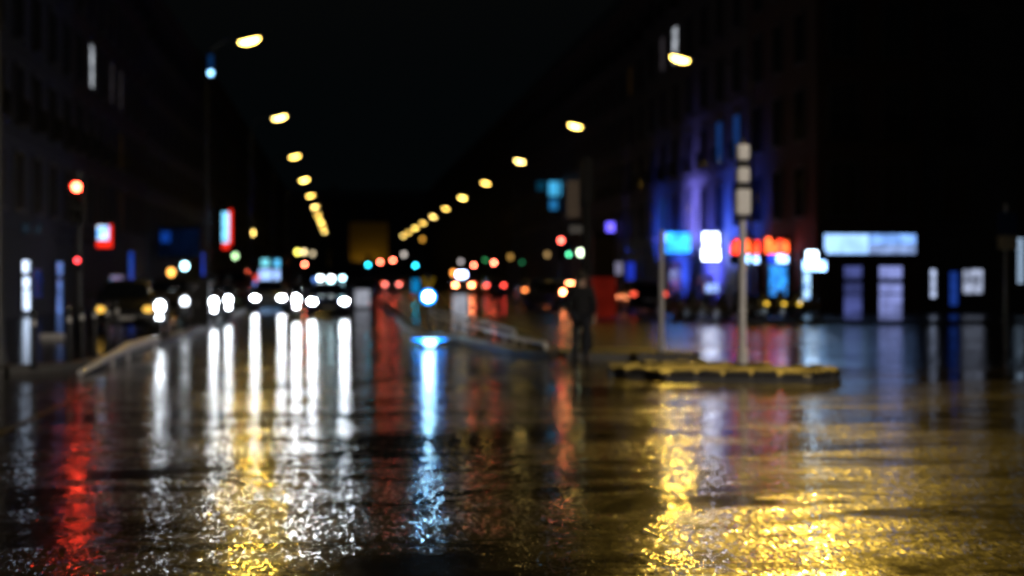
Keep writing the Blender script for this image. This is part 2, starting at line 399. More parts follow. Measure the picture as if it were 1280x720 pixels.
def E(name, hexa, k, var=0.0, scale=3.0, hex2=None): return emit(name, lin(hexa), k, var, scale, col2=lin(hex2) if hex2 else None)
W_white = E('room_white', '#dfe6f0', 1.5, 0.75, 1.6)
W_grey = E('room_grey', '#9a8f98', 0.16, 0.7, 2.5)
W_warm = E('room_amber', '#a87a2a', 0.05, 0.8, 2.0)
W_bluedim = E('room_blue', '#2f6ad0', 0.35, 0.4, 2.0)
LX, RX = -12.0, 19.5
def left_u(px, Y0): return YX(px, LX) - Y0
S_white = E('shop_white', '#cfe2ff', 3.2, 0.6, 1.2)
S_blue = E('shop_blue', '#1c3f9a', 0.35, 0.8, 1.5)
S_bright = E('shop_bluewhite', '#7aa4ff', 0.9, 0.8, 2.0)
S_lav = E('shop_lavender', '#9aa6f0', 0.9, 0.55, 1.3)
S_lavd = E('shop_lavender_dim', '#6c78cc', 0.5, 0.6, 1.3)
S_cyan = E('shop_cyan', '#2f9aff', 1.7, 0.7, 1.8)
S_cw = E('shop_cyan_white', '#bfe8ff', 2.2, 0.8, 2.2, '#2c72c8')
def lshop(px0, px1, py0, py1, Y0, m, nm='shop_window'):
    a, b = YX(px0, LX), YX(px1, LX); Yc = (a + b) / 2
    return (a - Y0, b - Y0, max(.02 if nm == 'shop_door' else .3, ZP(py1, LX, Yc)), ZP(py0, LX, Yc), m, nm)
L0 = (44.0, 66.0)
building('grey stone apartment block with the lit white and blue shop door, nearest on the left', (LX, 44, 0), PI / 2, 22, 5, 3.2, 7, M['stone2'],
         shops=[lshop(25, 36, 326, 388, 44, S_white, 'shop_door'), lshop(38.5, 51, 337, 372, 44, S_blue), lshop(68, 77, 328, 393, 44, S_bright, 'shop_door')])
building('left block whose upper floor shows the bright white lit window beside two grey ones', (LX, 66, 0), PI / 2, 24, 5, 3.25, 8, M['stone3'],
         lit={(2, 1): W_white, (2, 3): W_grey, (2, 4): W_grey, (0, 4): W_warm, (1, 4): W_warm},
         shops=[lshop(136, 154, 345, 367, 66, E('shop_mauve', '#a090c8', .5, .8, 2.5)), lshop(159, 166, 315, 360, 66, E('blue_strip_glass', '#1f48c8', .7, .3))])
building('left terrace behind the dim blue fascia board, brown stone front', (LX, 90, 0), PI / 2, 29, 5, 3.1, 9, M['stone'],
         shops=[lshop(251, 259, 316, 344, 90, E('blue_doorway', '#3350e0', .9, .3), 'shop_door')])
building('left stone block carrying the tall cyan and red blade sign', (LX, 119, 0), PI / 2, 34, 5, 3.2, 10, M['stone2'])
building('distant dark terrace at the far left end of the boulevard', (LX, 153, 0), PI / 2, 60, 5, 3.2, 14, M['stone'])
building('last dark block before the vanishing point on the left side', (LX, 213, 0), PI / 2, 110, 5, 3.2, 18, M['stone2'])
# right side; local u runs towards the camera
def rshop(px0, px1, py0, py1, Yend, m, nm='shop_window'):
    a, b = YX(px0, RX), YX(px1, RX); Yc = (a + b) / 2
    return (Yend - a, Yend - b, max(.02 if nm == 'shop_door' else .3, ZP(py1, RX, Yc)), ZP(py0, RX, Yc), m, nm)
building('right block with the blue floodlit pale front and neon signs', (RX, 90, 0), -PI / 2, 22.9, 5, 3.3, 7, M['pale'],
         lit={(3, 2): W_white, (3, 1): W_grey, (4, 4): W_grey, (1, 5): W_bluedim, (0, 1): W_bluedim, (1, 6): W_bluedim},
         shops=[rshop(925, 948, 332, 372, 90, S_blue), rshop(872, 893, 345, 372, 90, S_blue, 'shop_door'), rshop(836, 852, 330, 370, 90, S_blue)])
building('dark right hand terrace beyond the blue lit front', (RX, 122, 0), -PI / 2, 32, 5, 3.2, 10, M['stone'], lit={(3, 8): W_warm})
building('distant right terrace with small cyan lit panels near its top', (RX, 165, 0), -PI / 2, 43, 5, 3.2, 12, M['stone2'])
building('far right terrace fading out towards the vanishing point', (RX, 330, 0), -PI / 2, 165, 5, 3.2, 18, M['stone3'])
def fshop(px0, px1, py0, py1, m, nm='shop_window'):
    a, b = XY(px0, 57), XY(px1, 57); c = (a + b) / 2
    return (a - RX - .02, b - RX - .02, max(.02 if nm == 'shop_door' else .3, ZP(py1, c, 57)), ZP(py0, c, 57), m, nm)
building('corner block under the wide white fascia sign, two lit glass doors', (RX + .02, 57, 0), 0, 4.55, 5, 3.3, 2, M['stone3'], depth=10,
         side=[(YX(986, RX) - 57, YX(962, RX) - 57, .75, 2.15, S_cyan, 'shop_window'), (.45, YX(1005, RX) - 57, .7, 1.95, S_cw, 'shop_window')] + [(1.5 + 3.1 * b_, 2.6 + 3.1 * b_, 4.2 + 3.3 * f_, 6.3 + 3.3 * f_, M['pane'], 'window') for f_ in range(5) for b_ in range(3)],
         shops=[fshop(1054, 1077, 333, 396, S_lavd, 'shop_door'), fshop(1098, 1127, 333, 396, S_lav, 'shop_door')])
building('dark block right of the corner with small white shop windows', (RX + 4.62, 57.4, 0), 0, 26, 5, 3.2, 8, M['stone2'], depth=10,
         shops=[tuple(list((a - 4.60 if i < 2 else a) for i, a in enumerate(s[:4])) + list(s[4:])) for s in (
             fshop(1160, 1174, 337, 372, E("shop_white_b", "#c8d8ff", 1.3, .6, 3)), fshop(1191, 1202, 340, 382, E('shop_blue_b', '#2a55c8', .45, .4)),
             fshop(1208, 1233, 337, 367, E('shop_white_c', '#c8d4f4', .9, .8, 3)))])
# end of the boulevard
building('dark block closing the far end of the boulevard', (-30, 420, 0), 0, 90, 6, 3.3, 12, M['stone2'], depth=10)

# ---------------------------------------------------------------- lit signs
def sign_box(name, label, cat, px0, px1, py0, py1, Y, m, X=None, depth=.16, framem=None, face=1.0, group=None, bracket=0, blobs=None, rz=0):
    """upright light box facing down the road: frame (back box), lit panel, optional bracket to the wall at bracket (dx)"""
    if px0 > 660 and px0 < 1035 and bracket: Y = YX(px1, RX - .25)
    xa, xb = XY(px0, Y), XY(px1, Y); xc = (xa + xb) / 2; za, zb = ZP(py1, xc, Y), ZP(py0, xc, Y)
    w, h = (xb - xa) / 2, (zb - za) / 2
    r = thing(name, label, cat, (xc, Y, za), rz, group)
    fr = MB().box(-w - .05, w + .05, 0, depth, -.05, 2 * h + .05).obj('sign_case', framem or M['iron'], r, bevel=.015)
    if blobs:
        for (u0, u1, v0, v1, mm) in blobs:
            MB().box(-w + 2 * w * u0, -w + 2 * w * u1, -.02, -.003, 2 * h * v0, 2 * h * v1).obj('lit_panel', mm, r)
    else:
        MB().box(-w, w, -.02, -.003, 0, 2 * h).obj('lit_panel', m, r)
    if bracket:
        if bracket > 0: bracket = RX - xc
        for z in (h * .5, h * 1.5): 
            s = math.copysign(w + .05, bracket)
            MB().tube([(s, depth / 2, z), (bracket, depth / 2, z)], .03, 6).obj('bracket', M['iron'], r)
    return r
C_red = E('sign_red', '#ff2a18', 1.5); C_white = E('sign_white', '#cfe4ff', 3.2, .5, 3); C_cyan = E('sign_cyan', '#58c8ff', 2.4, .4, 2)
C_neon = E('neon_orange', '#ff5a28', 6.5, .6, 4); C_neon2 = E('neon_red', '#ff3a22', 6.5, .6, 4)
C_bw = E('sign_blue_white', '#94c4ff', 8.0, .5, 4); C_blue = E('sign_blue', '#2a4cff', 3, .4, 3)
def wallx(px0, px1, Y, wall):
    return wall - XY((px0 + px1) / 2, Y)
sign_box('square_sign', 'square red light box with pale blue glowing screen above the left shops', 'sign', 121, 140, 281, 309, 62, None, framem=M['redp'], bracket=wallx(119, 141, 62, LX),
         blobs=[(0, 1, 0, .24, C_red), (.84, 1, .25, 1, C_red), (.04, .8, .32, .96, E('square_cyan', '#4aa8ff', 2.0, .5, 3, '#d8f0ff'))])
sign_box('blade_sign', 'tall narrow cyan blade sign edged in red on the left facades', 'sign', 278, 290, 262, 311, 134, None, bracket=wallx(276, 291, 134, LX),
         blobs=[(.0, .68, .16, .93, E('blade_cyan', '#7cd4ff', 2.6, .5, 1.5)), (.70, 1, .12, 1, C_red), (0, .68, 0, .14, C_red)])
sign_box('fascia_board', 'wide dim blue fascia board over a closed left shop', 'sign', 197, 250, 284, 322, 96, None, bracket=0,
         blobs=[(0.02, .98, .05, .95, E('fascia_blue_dim', '#0a2450', .22, .7, .7)), (.08, .3, .5, .85, E('fascia_blue_spot', '#1c5ce0', .55, .3, 2))])
sign_box('wall_sign', 'small white and blue wall sign at the left picture edge', 'sign', -3, 4, 276, 302, 54, E('edge_sign', '#9cc8ff', 1.6, .3))
sign_box('pale_panel', 'faint grey blue light panel over the lit shop door', 'sign', 28, 37, 280, 291, 55, E('grey_panel_a', '#5a7690', .12, .3))
sign_box('pale_panel', 'faint grey blue light panel right of its twin above the shop door', 'sign', 43, 51, 280, 291, 58, E('grey_panel_b', '#5a7690', .15, .3))
sign_box('awning_sign', 'glowing cyan blade sign on the blue lit right facade', 'sign', 832, 863, 291, 316, 84, E('awning_cyan', '#2a90ff', 5, .6, 1.6), bracket=wallx(832, 863, 84, RX))
sign_box('blade_sign', 'white sign of two stacked glowing panels on the blue facade', 'sign', 878, 899, 291, 325, 76, None, bracket=wallx(878, 899, 76, RX),
         blobs=[(0, 1, 0, .44, E('blade_white', '#dce8ff', 13, .3, 3)), (0.05, .95, .58, 1, E('blade_white_b', '#ccd8ff', 13, .4, 3)), (.1, .9, .46, .56, E('blade_pink', '#ff9a6a', 1.4))])
sign_box('neon_sign', 'red neon sign left of the pair of neons, behind the banded pole', 'sign', 914, 949, 299, 329, 69, None, bracket=wallx(914, 949, 69, RX),
         blobs=[(0, .1, .4, .8, C_neon2), (.12, .3, .38, .95, C_neon2), (.5, .68, .45, .98, C_neon), (.71, .84, .4, .86, C_neon), (.87, 1, .42, .92, C_neon2), (.55, .98, .02, .34, C_bw), (.38, .5, .05, .3, C_blue)])
sign_box('neon_sign', 'orange red neon sign right of its twin above the blue window', 'sign', 957, 985, 297, 328, 65.5, None, bracket=wallx(957, 985, 65.5, RX),
         blobs=[(0, .24, .36, .98, C_neon), (.28, .5, .36, .8, C_neon), (.54, .76, .4, .92, C_neon2), (.8, 1, .36, .84, C_neon), (.5, .98, .0, .3, C_bw), (.15, .45, .02, .3, C_blue)])
sign_box('stepped_sign', 'stepped white and cyan glowing sign left of the wide fascia', 'sign', 1004, 1032, 314, 338, 61, None, bracket=wallx(1004, 1032, 61, RX),
         blobs=[(0, 1, 0, .5, C_bw), (.15, .62, .52, 1, E('step_white', '#d4ecff', 9))])
sign_box('fascia_sign', 'wide white light box sign over the two lit glass doors', 'sign', 1030, 1145, 292, 318, 56.75, None, depth=.2,
         blobs=[(.005, .48, .03, .97, E('fascia_white_a', '#98c4ff', 2.1, .35, 1.3)), (.485, .995, .5, .97, E('fascia_white_b', '#80b0ff', 1.8, .5, 2.2)), (.485, .995, .03, .48, E('fascia_blue_b', '#9cb8f4', .95, .5, 2.2))])
sign_box('dotted_sign', 'narrow upright sign of pale dots at the right picture edge', 'sign', 1271, 1280, 297, 354, 56.5, None,
         blobs=[(.1, .9, k / 12 + .01, k / 12 + .06, E('dots_pale', '#b4d0f0', 1.0)) for k in range(12)])
sign_box('small_sign', 'little violet light box on the right terrace above the brown kiosk', 'sign', 758, 768, 278, 294, 112, E('violet_box', '#6a5cff', 2.6), bracket=wallx(758, 768, 112, RX))
sign_box('cross_sign', 'bright upper cyan panel of the right terrace sign', 'sign', 686, 701, 227, 245, 150, E('cyan_panel_a', '#48b8f0', 1.2, .3, 1), bracket=wallx(686, 701, 150, RX))
sign_box('cross_sign', 'dimmer lower cyan panel under the bright upper one', 'sign', 687, 699, 250, 262, 150, E('cyan_panel_b', '#2a86c8', .7), bracket=wallx(687, 699, 150, RX))
sign_box('cross_sign', 'faint teal panel left of the bright cyan one', 'sign', 671, 682, 227, 238, 156, E('cyan_panel_c', '#146a90', .25), bracket=wallx(671, 682, 156, RX))
sign_box('white_sign', 'small tilted white light panel right of the kiosk', 'sign', 766, 778, 328, 343, 96, E('white_small', '#b8b4d8', .5, .4), bracket=wallx(766, 778, 96, RX))
sign_box('blue_sign', 'narrow blue upright light right of the kiosk', 'sign', 783, 793, 328, 350, 92, E('blue_small', '#2a44e8', .7, .3), bracket=wallx(783, 793, 92, RX))
sign_box('shop_light', 'round topped pale violet light low in the right shop row', 'sign', 882, 898, 355, 365, 73, E('low_white', '#9ab8ff', 1.6), bracket=wallx(882, 898, 73, RX))
# amber board at the far end with two floodlights
bx0, bx1 = XY(437, 300), XY(485, 300)
bb = thing('billboard', 'large blank amber floodlit board beside the vanishing point', 'billboard', ((bx0 + bx1) / 2, 300, 0))
hw = (bx1 - bx0) / 2; zb0, zb1 = ZP(328, 5, 300), ZP(278, 5, 300)
MB().box(-hw, hw, 0, .4, zb0, zb1).obj('board', M['yellowp'], bb)
for sx in (-1, 1): MB().tube([(sx * hw * .6, .7, 0), (sx * hw * .6, .7, zb1 - .3)], .16, 8).obj('leg', M['iron'], bb)
for sx in (-1, 1):
    fl = MB().tube([(sx * hw * .5, 0, zb0 - .1), (sx * hw * .5, -2.2, zb0 - .3)], .06, 6).obj('floodlight', M['iron'], bb)
    lamp('flood', 'SPOT', (sx * hw * .5, -2.4, zb0 - .2), 45, (1, .62, .16), bb, .1, (sx * hw * .5, 0, (zb0 + zb1) / 2), 2.2, .6)
# blue wall washers on the pale right front
for i, (Y, z, e, c) in enumerate([(73.5, 1.2, 330, (.10, .12, 1)), (77.5, 3.6, 420, (.22, .2, 1)), (81, 1.0, 260, (.04, .10, 1)), (70, 2.8, 240, (.03, .10, 1)), (86, 3.2, 120, (.03, .10, 1)), (66, 3.6, 60, (.03, .10, 1))]):
    nm = ['blue wall washer below the two panel white sign', 'violet blue wall washer high on the pale right front', 'blue wall washer beside the cyan blade sign', 'blue wall washer behind the red neon sign', 'blue wall washer at the far end of the pale front', 'blue wall washer between the neons and the stepped sign'][i]
    w = thing('wall_washer', nm, 'wall light', (RX - 2.1, Y, z), 0, 'blue wall washers on the pale front')
    MB().box(-.12, .12, -.2, .2, -.07, .05).obj('housing', M['iron'], w)
    MB().box(-.1, .1, -.18, .18, .052, .07).obj('lens', emit('washer_blue_%d' % i, c, 3), w)
    MB().tube([(.1, 0, -.02), (2.1, 0, -.02)], .025, 6).obj('bracket', M['iron'], w)
    lamp('washer', 'SPOT', (0, 0, .12), e * 11, c, w, .1, (2.1, -.1, 1.0), 2.0, .9)

# ---------------------------------------------------------------- street lamps
def make_street_lamp(label, H, arm, side, loc, lens='lens'):
    r = thing('street_lamp', label, 'street lamp', loc)
    MB().tube([(0, 0, 0), (0, 0, .9), (0, 0, 1.0), (0, 0, H - .7)], [.11, .11, .085, .055], 12).obj('pole', M['lampgrey'], r, True)
    MB().tube([(0, 0, 0), (0, 0, .05), (0, 0, .3)], [.17, .17, .12], 12).obj('base', M['lampgrey'], r, True)
    pts = [(0, 0, H - .7)] + [(side * arm * (1 - math.cos(t)) , 0, H - .7 + .8 * math.sin(t)) for t in (PI / 8, PI / 4, PI * 3 / 8)] + [(side * (arm - .3), 0, H + .12)]
    MB().tube(pts, .04, 8).obj('arm', M['lampgrey'], r, True)
    h = MB().ell((0, 0, 0), (.48, .19, .15), 18, 6, -8, 90).obj('lamp_head', M['lampgrey'], r, True, loc=(side * arm, 0, H + .03)); h.rotation_euler = (0, -side * .24, 0)
    MB().ell((0, 0, -.025), (.36, .16, .15), 18, 6, -90, 0).obj('lens', M[lens], h, True)
    return r
HL = 9.65
M['lens_b'] = emit('sodium_lens_b', (1.0, .62, .12), LK * .62); M['lens_c'] = emit('sodium_lens_c', (1.0, .68, .18), LK * .8)
LV = [None, {'lens': M['lens_c']}, {'lens': M['lens_b']}, None, {'lens': M['lens_b']}, {'lens': M['lens_c']}, {'lens': M['lens_b']}, None, {'lens': M['lens_b']}, {'lens': M['lens_c']}, None]
left_lab = ['street lamp with the largest yellow glow, top left, nearest lit one of the left row', 'second street lamp of the left row counting away from the camera', 'third street lamp of the left row counting away from the camera',
 'fourth street lamp of the left row counting away from the camera', 'fifth street lamp of the left row counting away from the camera', 'sixth street lamp of the left row counting away from the camera', 'seventh street lamp of the left row counting away from the camera',
 'eighth street lamp of the left row counting away from the camera', 'ninth street lamp of the left row counting away from the camera', 'tenth street lamp of the left row counting away from the camera']
right_lab = ['street lamp with a wide yellow glow, top right, nearest lit one of the right row'] + [s.replace('left row', 'right row') for s in left_lab[1:]] + ['eleventh street lamp of the right row counting away from the camera']
SPOTS = []
protoL = protoR = None
for k in range(10):
    loc = (-4.6, 49.7 + 24 * k, .13)
    if k == 0: o = protoL = make_street_lamp(left_lab[0], HL, 1.45, 1, loc); o['group'] = 'left row of street lamps'
    else: o = dup(protoL, left_lab[k], loc, group='left row of street lamps', swap=LV[k])
    SPOTS.append((o, 1.45, k))
for k in range(11):
    loc = (15.3, 52 + 24 * k, .13)
    if k == 0: o = protoR = make_street_lamp(right_lab[0], HL, 2.75, -1, loc); o['group'] = 'right row of street lamps'
    else: o = dup(protoR, right_lab[k], loc, group='right row of street lamps', swap=LV[-k])
    SPOTS.append((o, -2.75, k))
nl = make_street_lamp('dark lamp post rising out of the picture at the left edge', HL, 2.75, 1, (-5.95, 25.7, .13)); SPOTS.append((nl, 2.75, -1))
nr = make_street_lamp('lamp post just beyond the right picture edge lighting the crossing', HL, 4.6, -1, (14.2, 28, 0)); SPOTS.append((nr, -4.6, -2))
nr2 = make_street_lamp('unseen lamp post beside the camera, white beam added for posts and left rail', HL, 2.75, -1, (15.3, 5, 0)); SPOTS.append((nr2, -2.75, -3))  # out of view; whiter beam added to brighten the grey posts and left rail
PWR = {-1: 100, -2: 17000, -3: 9000, 0: 1300, 1: 450}
for o, dx, k in SPOTS:
    e = PWR.get(k, 220)
    if k > 0: continue
    
    if k == 0 and dx > 0: e = 1100
    lamp('sodium_lamp', 'SPOT', (dx, 0, HL - .22), e, (1, .61, .08) if k != -3 else (1, .86, .72), o, .16, (dx + (2.5 if dx > 0 else -4.5 if k == -2 else -12 if k == -3 else -2.5), {-2: -16, -3: 22, 0: -12, 1: -20}.get(k, -26), 0), math.radians({-2: 105, -3: 42}.get(k, 76)), .8 if k != -2 else 1)
# side-street lanterns (small far lamps between the rows)
def lantern(label, px, py, Y, m):
    X = XY(px, Y); z = ZP(py, X, Y)
    r = thing('post_lantern', label, 'lantern', (X, Y, 0.13 if X < LK_X or X > RK_X else 0))
    MB().tube([(0, 0, 0), (0, 0, z - .3)], [.07, .04], 8).obj('pole', M['lampgrey'], r)
    MB().ell((0, 0, z), (.2, .2, .24), 12, 8).obj('globe', m, r, True)
    MB().tube([(0, 0, z + .2), (0, 0, z + .34)], [.24, .05], 10).obj('cap', M['lampgrey'], r)
    return r
lantern('yellow globe lantern standing by itself right of the cyan blade sign', 315, 293, 120, E('globe_yellow', '#ffd870', 9))
lantern('pale greenish globe lantern below the yellow globe at left', 294, 322, 115, E('globe_green', '#b8e8a8', 4.5))
lantern('cyan white globe lantern beside the blue doorway at left', 231, 335, 88, E('globe_cyan', '#b8f0ff', 10))
lantern('orange globe lantern left of the cyan white globe', 214, 343, 86, E('globe_orange', '#ffb050', 5))
lantern('yellow globe lantern over the traffic left of the red signal', 372, 315, 130, E('globe_yellow_b', '#f0e060', 7))
lantern('cream globe lantern next to the yellow globe over the traffic', 380, 315, 140, E('globe_cream', '#e0c890', 6))
lantern('dim cream globe lantern right of the bright one over the traffic', 391, 317, 150, E('globe_cream_b', '#b0a080', 4))
lantern('dim brown lamp under the right hand lamp row', 528, 299, 150, E('globe_brown', '#c08830', 3))
lantern('grey white globe lantern beyond the pair of red signals', 505, 318, 150, E('globe_grey', '#b0a8a0', 4))
lantern('grey globe lantern left of the two red right hand signals', 576, 327, 150, E('globe_grey_b', '#a09898', 3.5))
lantern('amber globe lantern above the taxi rear', 567, 341, 130, E('globe_amber', '#ff9a40', 6))
lantern('dim brown globe lantern right of the far red signals', 638, 321, 120, E('globe_brown_b', '#a07838', 2.2))
lantern('dim tan globe lantern left of the near centre signal post', 684, 320, 120, E('globe_tan', '#a08050', 2.0))

# blue beacon box high on the nearest left lamp post
b = thing('beacon_box', 'slim blue light box with a white lamp at its foot, high on lamp post', 'light box', (-4.43, 49.62, ZP(98, -4.4, 49.6)))
MB().box(-.11, .11, -.12, .05, 0, .82).obj('case', M['iron'], b, bevel=.02)
MB().box(-.085, .085, -.135, -.121, .3, .78).obj('blue_panel', E('beacon_blue', '#0a3a70', .45), b)
MB().disc((0, -.14, .16), .1, depth=.02).obj('beacon_lens', E('beacon_white', '#8ed0ff', 5), b)

# ---------------------------------------------------------------- traffic signals
def make_signal(name, label, X, Y, H, lens_mats, rz=0, z0=0.13, r=.055, group=None, cat='traffic light', head_w=.15, pedm=None):
    t = thing(name, label, cat, (X, Y, z0), rz, group)
    MB().tube([(0, 0, 0), (0, 0, .35), (0, 0, .36), (0, 0, H + .4)], [r * 1.5, r * 1.5, r, r], 10).obj('pole', M['lampgrey'], t, True)
    n = len(lens_mats); hh = .32 * n
    hd = MB().box(-head_w, head_w, -.26, -.06, H - hh + .2, H + .2).obj('signal_head', M['black'], t, bevel=.02)
    for k, m in enumerate(lens_mats):
        z = H + .04 - .32 * k
        MB().disc((0, -.275, z), .1, depth=.014).obj('signal_lens', m, hd)
        v = MB()
        pr, pv = [], []
        for q in range(9):
            a = math.radians(-20 + 220 * q / 8); pr.append((.115 * math.cos(a), -.26, z + .115 * math.sin(a))); pv.append((.115 * math.cos(a), -.42, z + .115 * math.sin(a)))
        v.add(pr + pv, [(q, q + 1, 10 + q, 9 + q) for q in range(8)]).obj('visor', M['black'], hd)
    if pedm:
        pb = MB().box(-.1, .1, -.22, -.06, H - 1.75, H - 1.45).obj('pedestrian_head', M['black'], t, bevel=.01)
        MB().disc((0, -.235, H - 1.55), .055, depth=.014).obj('signal_lens', pedm, pb)
    return t
sx = XY(99, 32)
make_signal('traffic_light', 'near left traffic light showing red on its dark pole, small red repeater below', sx, 32, ZP(237, sx, 32) - .13, [M['sigred'], M['sigoff'], M['sigoff']], pedm=emit('signal_red_small', (1, .05, .06), 7))
off = M['sigoff']
far = [(381, 331, 118, M['sigredfar'], 'red', 'red signal left of the oncoming cars, under the cream lanterns'), (475, 328, 130, M['sigredfar'], 'red', 'left one of the pair of red signals right of the amber board'),
       (491, 326, 124, M['sigredfar'], 'red', 'right one of the pair of red signals right of the amber board'), (592, 332, 128, M['sigredfar'], 'red', 'red signal above and right of the taxi, left of two'),
       (617, 329, 108, M['sigredfar'], 'red', 'brightest far red signal, right of two beyond the taxi'), (700, 302, 58, emit('signal_red_mid', (1, .10, .07), 16), 'red', 'red signal high beside the dark centre signal post'),
       (460, 331, 122, M['siggreen'], 'cyan', 'cyan green signal below the amber board, left of the red pair'), (519, 332, 112, M['siggreen'], 'cyan', 'cyan green signal right of the red pair, above the blue lit bollard'),
       (606, 325, 150, emit('signal_dim_green', (.06, .5, .15), 4), 'green', 'dim green signal between the two far red signals'), (652, 328, 140, emit('signal_dim_green_b', (.04, .4, .15), 2.5), 'green', 'faintest green signal right of the far red signals'),
       (710, 318, 90, M['siggreen2'], 'green', 'green signal just left of the dark centre post'), (734, 318, 92, M['siggreen2'], 'green', 'green signal just right of the dark centre post')]
FARS = {}
for px, py, Y, m, kind, lab in far:
    X = XY(px, Y); z0 = .13 if (X < LK_X or X > RK_X) else 0.0
    H = ZP(py, X, Y) - z0
    lens = [m, off, off] if kind == 'red' else [off, off, m]
    Hh = H if kind == 'red' else H + .6
    make_signal('traffic_light', lab, X, Y, Hh, lens, z0=z0, group='far traffic lights')
lantern('white green globe lantern between the two green signals', 726, 318, 94, E('globe_wg', '#d8f0c8', 9))
# banded column on the refuge island
X = XY(928, 27.6 - 4.0)
X, Y = XY(928, 24.2), 24.2
t = thing('banded_post', 'tall grey post with white and black banded head on the cobbled island', 'post', (X, Y, .15))
zz = lambda py: ZP(py, X, Y) - .15
MB().tube([(0, 0, 0), (0, 0, .25), (0, 0, .26), (0, 0, zz(268))], [.10, .10, .065, .065], 14).obj('pole', M['galv'], t, True)
MB().tube([(0, 0, zz(270)), (0, 0, zz(172))], .045, 10).obj('mast', M['iron'], t)
for a, bq, w, dm in ((268, 237, .125, 0), (228, 210, .105, 0), (200, 181, .1, 0)):
    MB().box(-w, w, -.1, .1, zz(a), zz(bq)).obj('white_band', M['white'], t, bevel=.02)
for a, bq, w in ((237, 229, .11), (210, 201, .09), (276, 269, .13)):
    MB().box(-w, w, -.09, .09, zz(a) + .004, zz(bq) - .004).obj('black_band', M['black'], t, bevel=.01)
# shorter plain post with small sign
X, Y = XY(827, 28.9), 28.9
t = thing('slim_post', 'shorter plain grey post left of the banded post', 'post', (X, Y, .13))
MB().tube([(0, 0, 0), (0, 0, .2), (0, 0, .21), (0, 0, ZP(290, X, Y) - .13)], [.08, .08, .055, .055], 12).obj('pole', M['galv'], t, True)
MB().ell((0, 0, ZP(290, X, Y) - .13), (.06, .06, .04), 10, 6).obj('cap', M['galv'], t, True)
# dark centre signal post with a back-turned head
X, Y = XY(733, 29.5), 29.5
t = thing('signal_post', 'dark signal post behind the person, heads turned away', 'traffic light', (X, Y, .0))
zt = ZP(196, X, Y)
MB().tube([(0, 0, 0), (0, 0, .5), (0, 0, .52), (0, 0, zt)], [.14, .14, .09, .08], 12).obj('pole', mat('dark_post', (.004, .004, .004), .9), t, True)
hd = MB().box(-.13, .13, -.14, .14, zt - 1.0, zt - .05).obj('signal_head', MATS['dark_post'], t, bevel=.03)
for k in range(3): MB().disc((0, .142, zt - .2 - .3 * k), .1, depth=.02).obj('signal_lens', M['sigoff'], hd)
MB().box(-.42, -.15, -.02, .02, ZP(272, X, Y), ZP(226, X, Y)).obj('side_plate', M['brown'], t)
MB().tube([(-.15, 0, ZP(250, X, Y)), (0, 0, ZP(250, X, Y))], .02, 6).obj('bracket', M['iron'], t)
MB().box(-.36, -.1, -.06, .06, ZP(292, X, Y), ZP(282, X, Y)).obj('small_box', M['lampgrey'], t)
# no-lit direction sign at the right edge
X, Y = XY(1258, 31), 31
t = thing('road_sign', 'unlit dark blue road sign on a thin post at the right', 'sign', (X, Y, 0))
MB().tube([(0, 0, 0), (0, 0, ZP(255, X, Y))], .04, 10).obj('pole', M['steel'], t)
pl = MB().box(-.24, .24, -.07, -.045, ZP(293, X, Y), ZP(266, X, Y)).obj('sign_plate', M['bluep'], t, bevel=.01)
MB().box(-.24, .24, -.07, -.045, ZP(312, X, Y), ZP(295, X, Y)).obj('lower_plate', M['white'], t, bevel=.01)
# keep-right illuminated bollard on the median nose
X, Y = XY(535, 39.5), 39.5
t = thing('lit_bollard', 'island bollard with glowing blue and white lamp under a yellow chevron', 'bollard', (X, Y, .0))
MB().tube([(0, 0, 0), (0, 0, .2), (0, 0, .25), (0, 0, 1.75)], [.12, .12, .05, .05], 12).obj('pole', M['lampgrey'], t, True)
zc = ZP(371, X, Y)
hd = MB().disc((0, -.1, zc), .22, depth=.1, n=28).obj('lamp_disc', M['bluep'], t)
MB().disc((0, -.115, zc), .2, depth=.014, n=28).obj('blue_rim', E('bollard_blue', '#1a8cff', 6), hd)
MB().disc((0, -.13, zc + .01), .12, depth=.014, n=24).obj('white_lens', E('bollard_white', '#c8f2ff', 55), hd)
ch = MB(); za, zb_ = ZP(363, X, Y), ZP(347, X, Y)
ch.add([(-.2, -.1, zb_), (-.09, -.1, zb_), (.0, -.1, za + .1), (.09, -.1, zb_), (.2, -.1, zb_), (.05, -.1, za), (-.05, -.1, za),
        (-.2, -.07, zb_), (-.09, -.07, zb_), (.0, -.07, za + .1), (.09, -.07, zb_), (.2, -.07, zb_), (.05, -.07, za), (-.05, -.07, za)],
       [(0, 1, 2, 6), (2, 3, 4, 5), (2, 5, 6), (7, 8, 9, 13), (9, 10, 11, 12), (9, 12, 13)] + [(k, (k + 1) % 7, 7 + (k + 1) % 7, 7 + k) for k in range(7)])
ch.obj('chevron', E('chevron_amber', '#b08a10', .30), t)
lamp('bollard_downlight', 'SPOT', (0, -.2, zc - .1), 40, (.1, .5, 1), t, .05, (0, -2.6, 0), 1.0, .8)
# a narrow cyan upright behind it
sign_box('cyan_marker', 'narrow cyan light strip left of the yellow chevron', 'sign', 515, 524, 349, 366, 60, E('cyan_strip', '#0a8ad0', .8))

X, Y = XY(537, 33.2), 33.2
t = thing('road_glow_bowl', 'low glowing bowl standing in for the blue white reflection before the lit bollard', 'light', (X, Y, 0.0))  # glow added in place of the blue reflection on the wet road
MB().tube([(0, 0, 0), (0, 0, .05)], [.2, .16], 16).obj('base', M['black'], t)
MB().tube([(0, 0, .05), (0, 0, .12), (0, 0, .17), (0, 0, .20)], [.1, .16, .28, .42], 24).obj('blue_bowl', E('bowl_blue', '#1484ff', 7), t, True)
MB().tube([(0, -.2, .06), (0, -.19, .22)], [.1, .17], 16).obj('white_core', E('bowl_white', '#a8e4ff', 7), t, True)

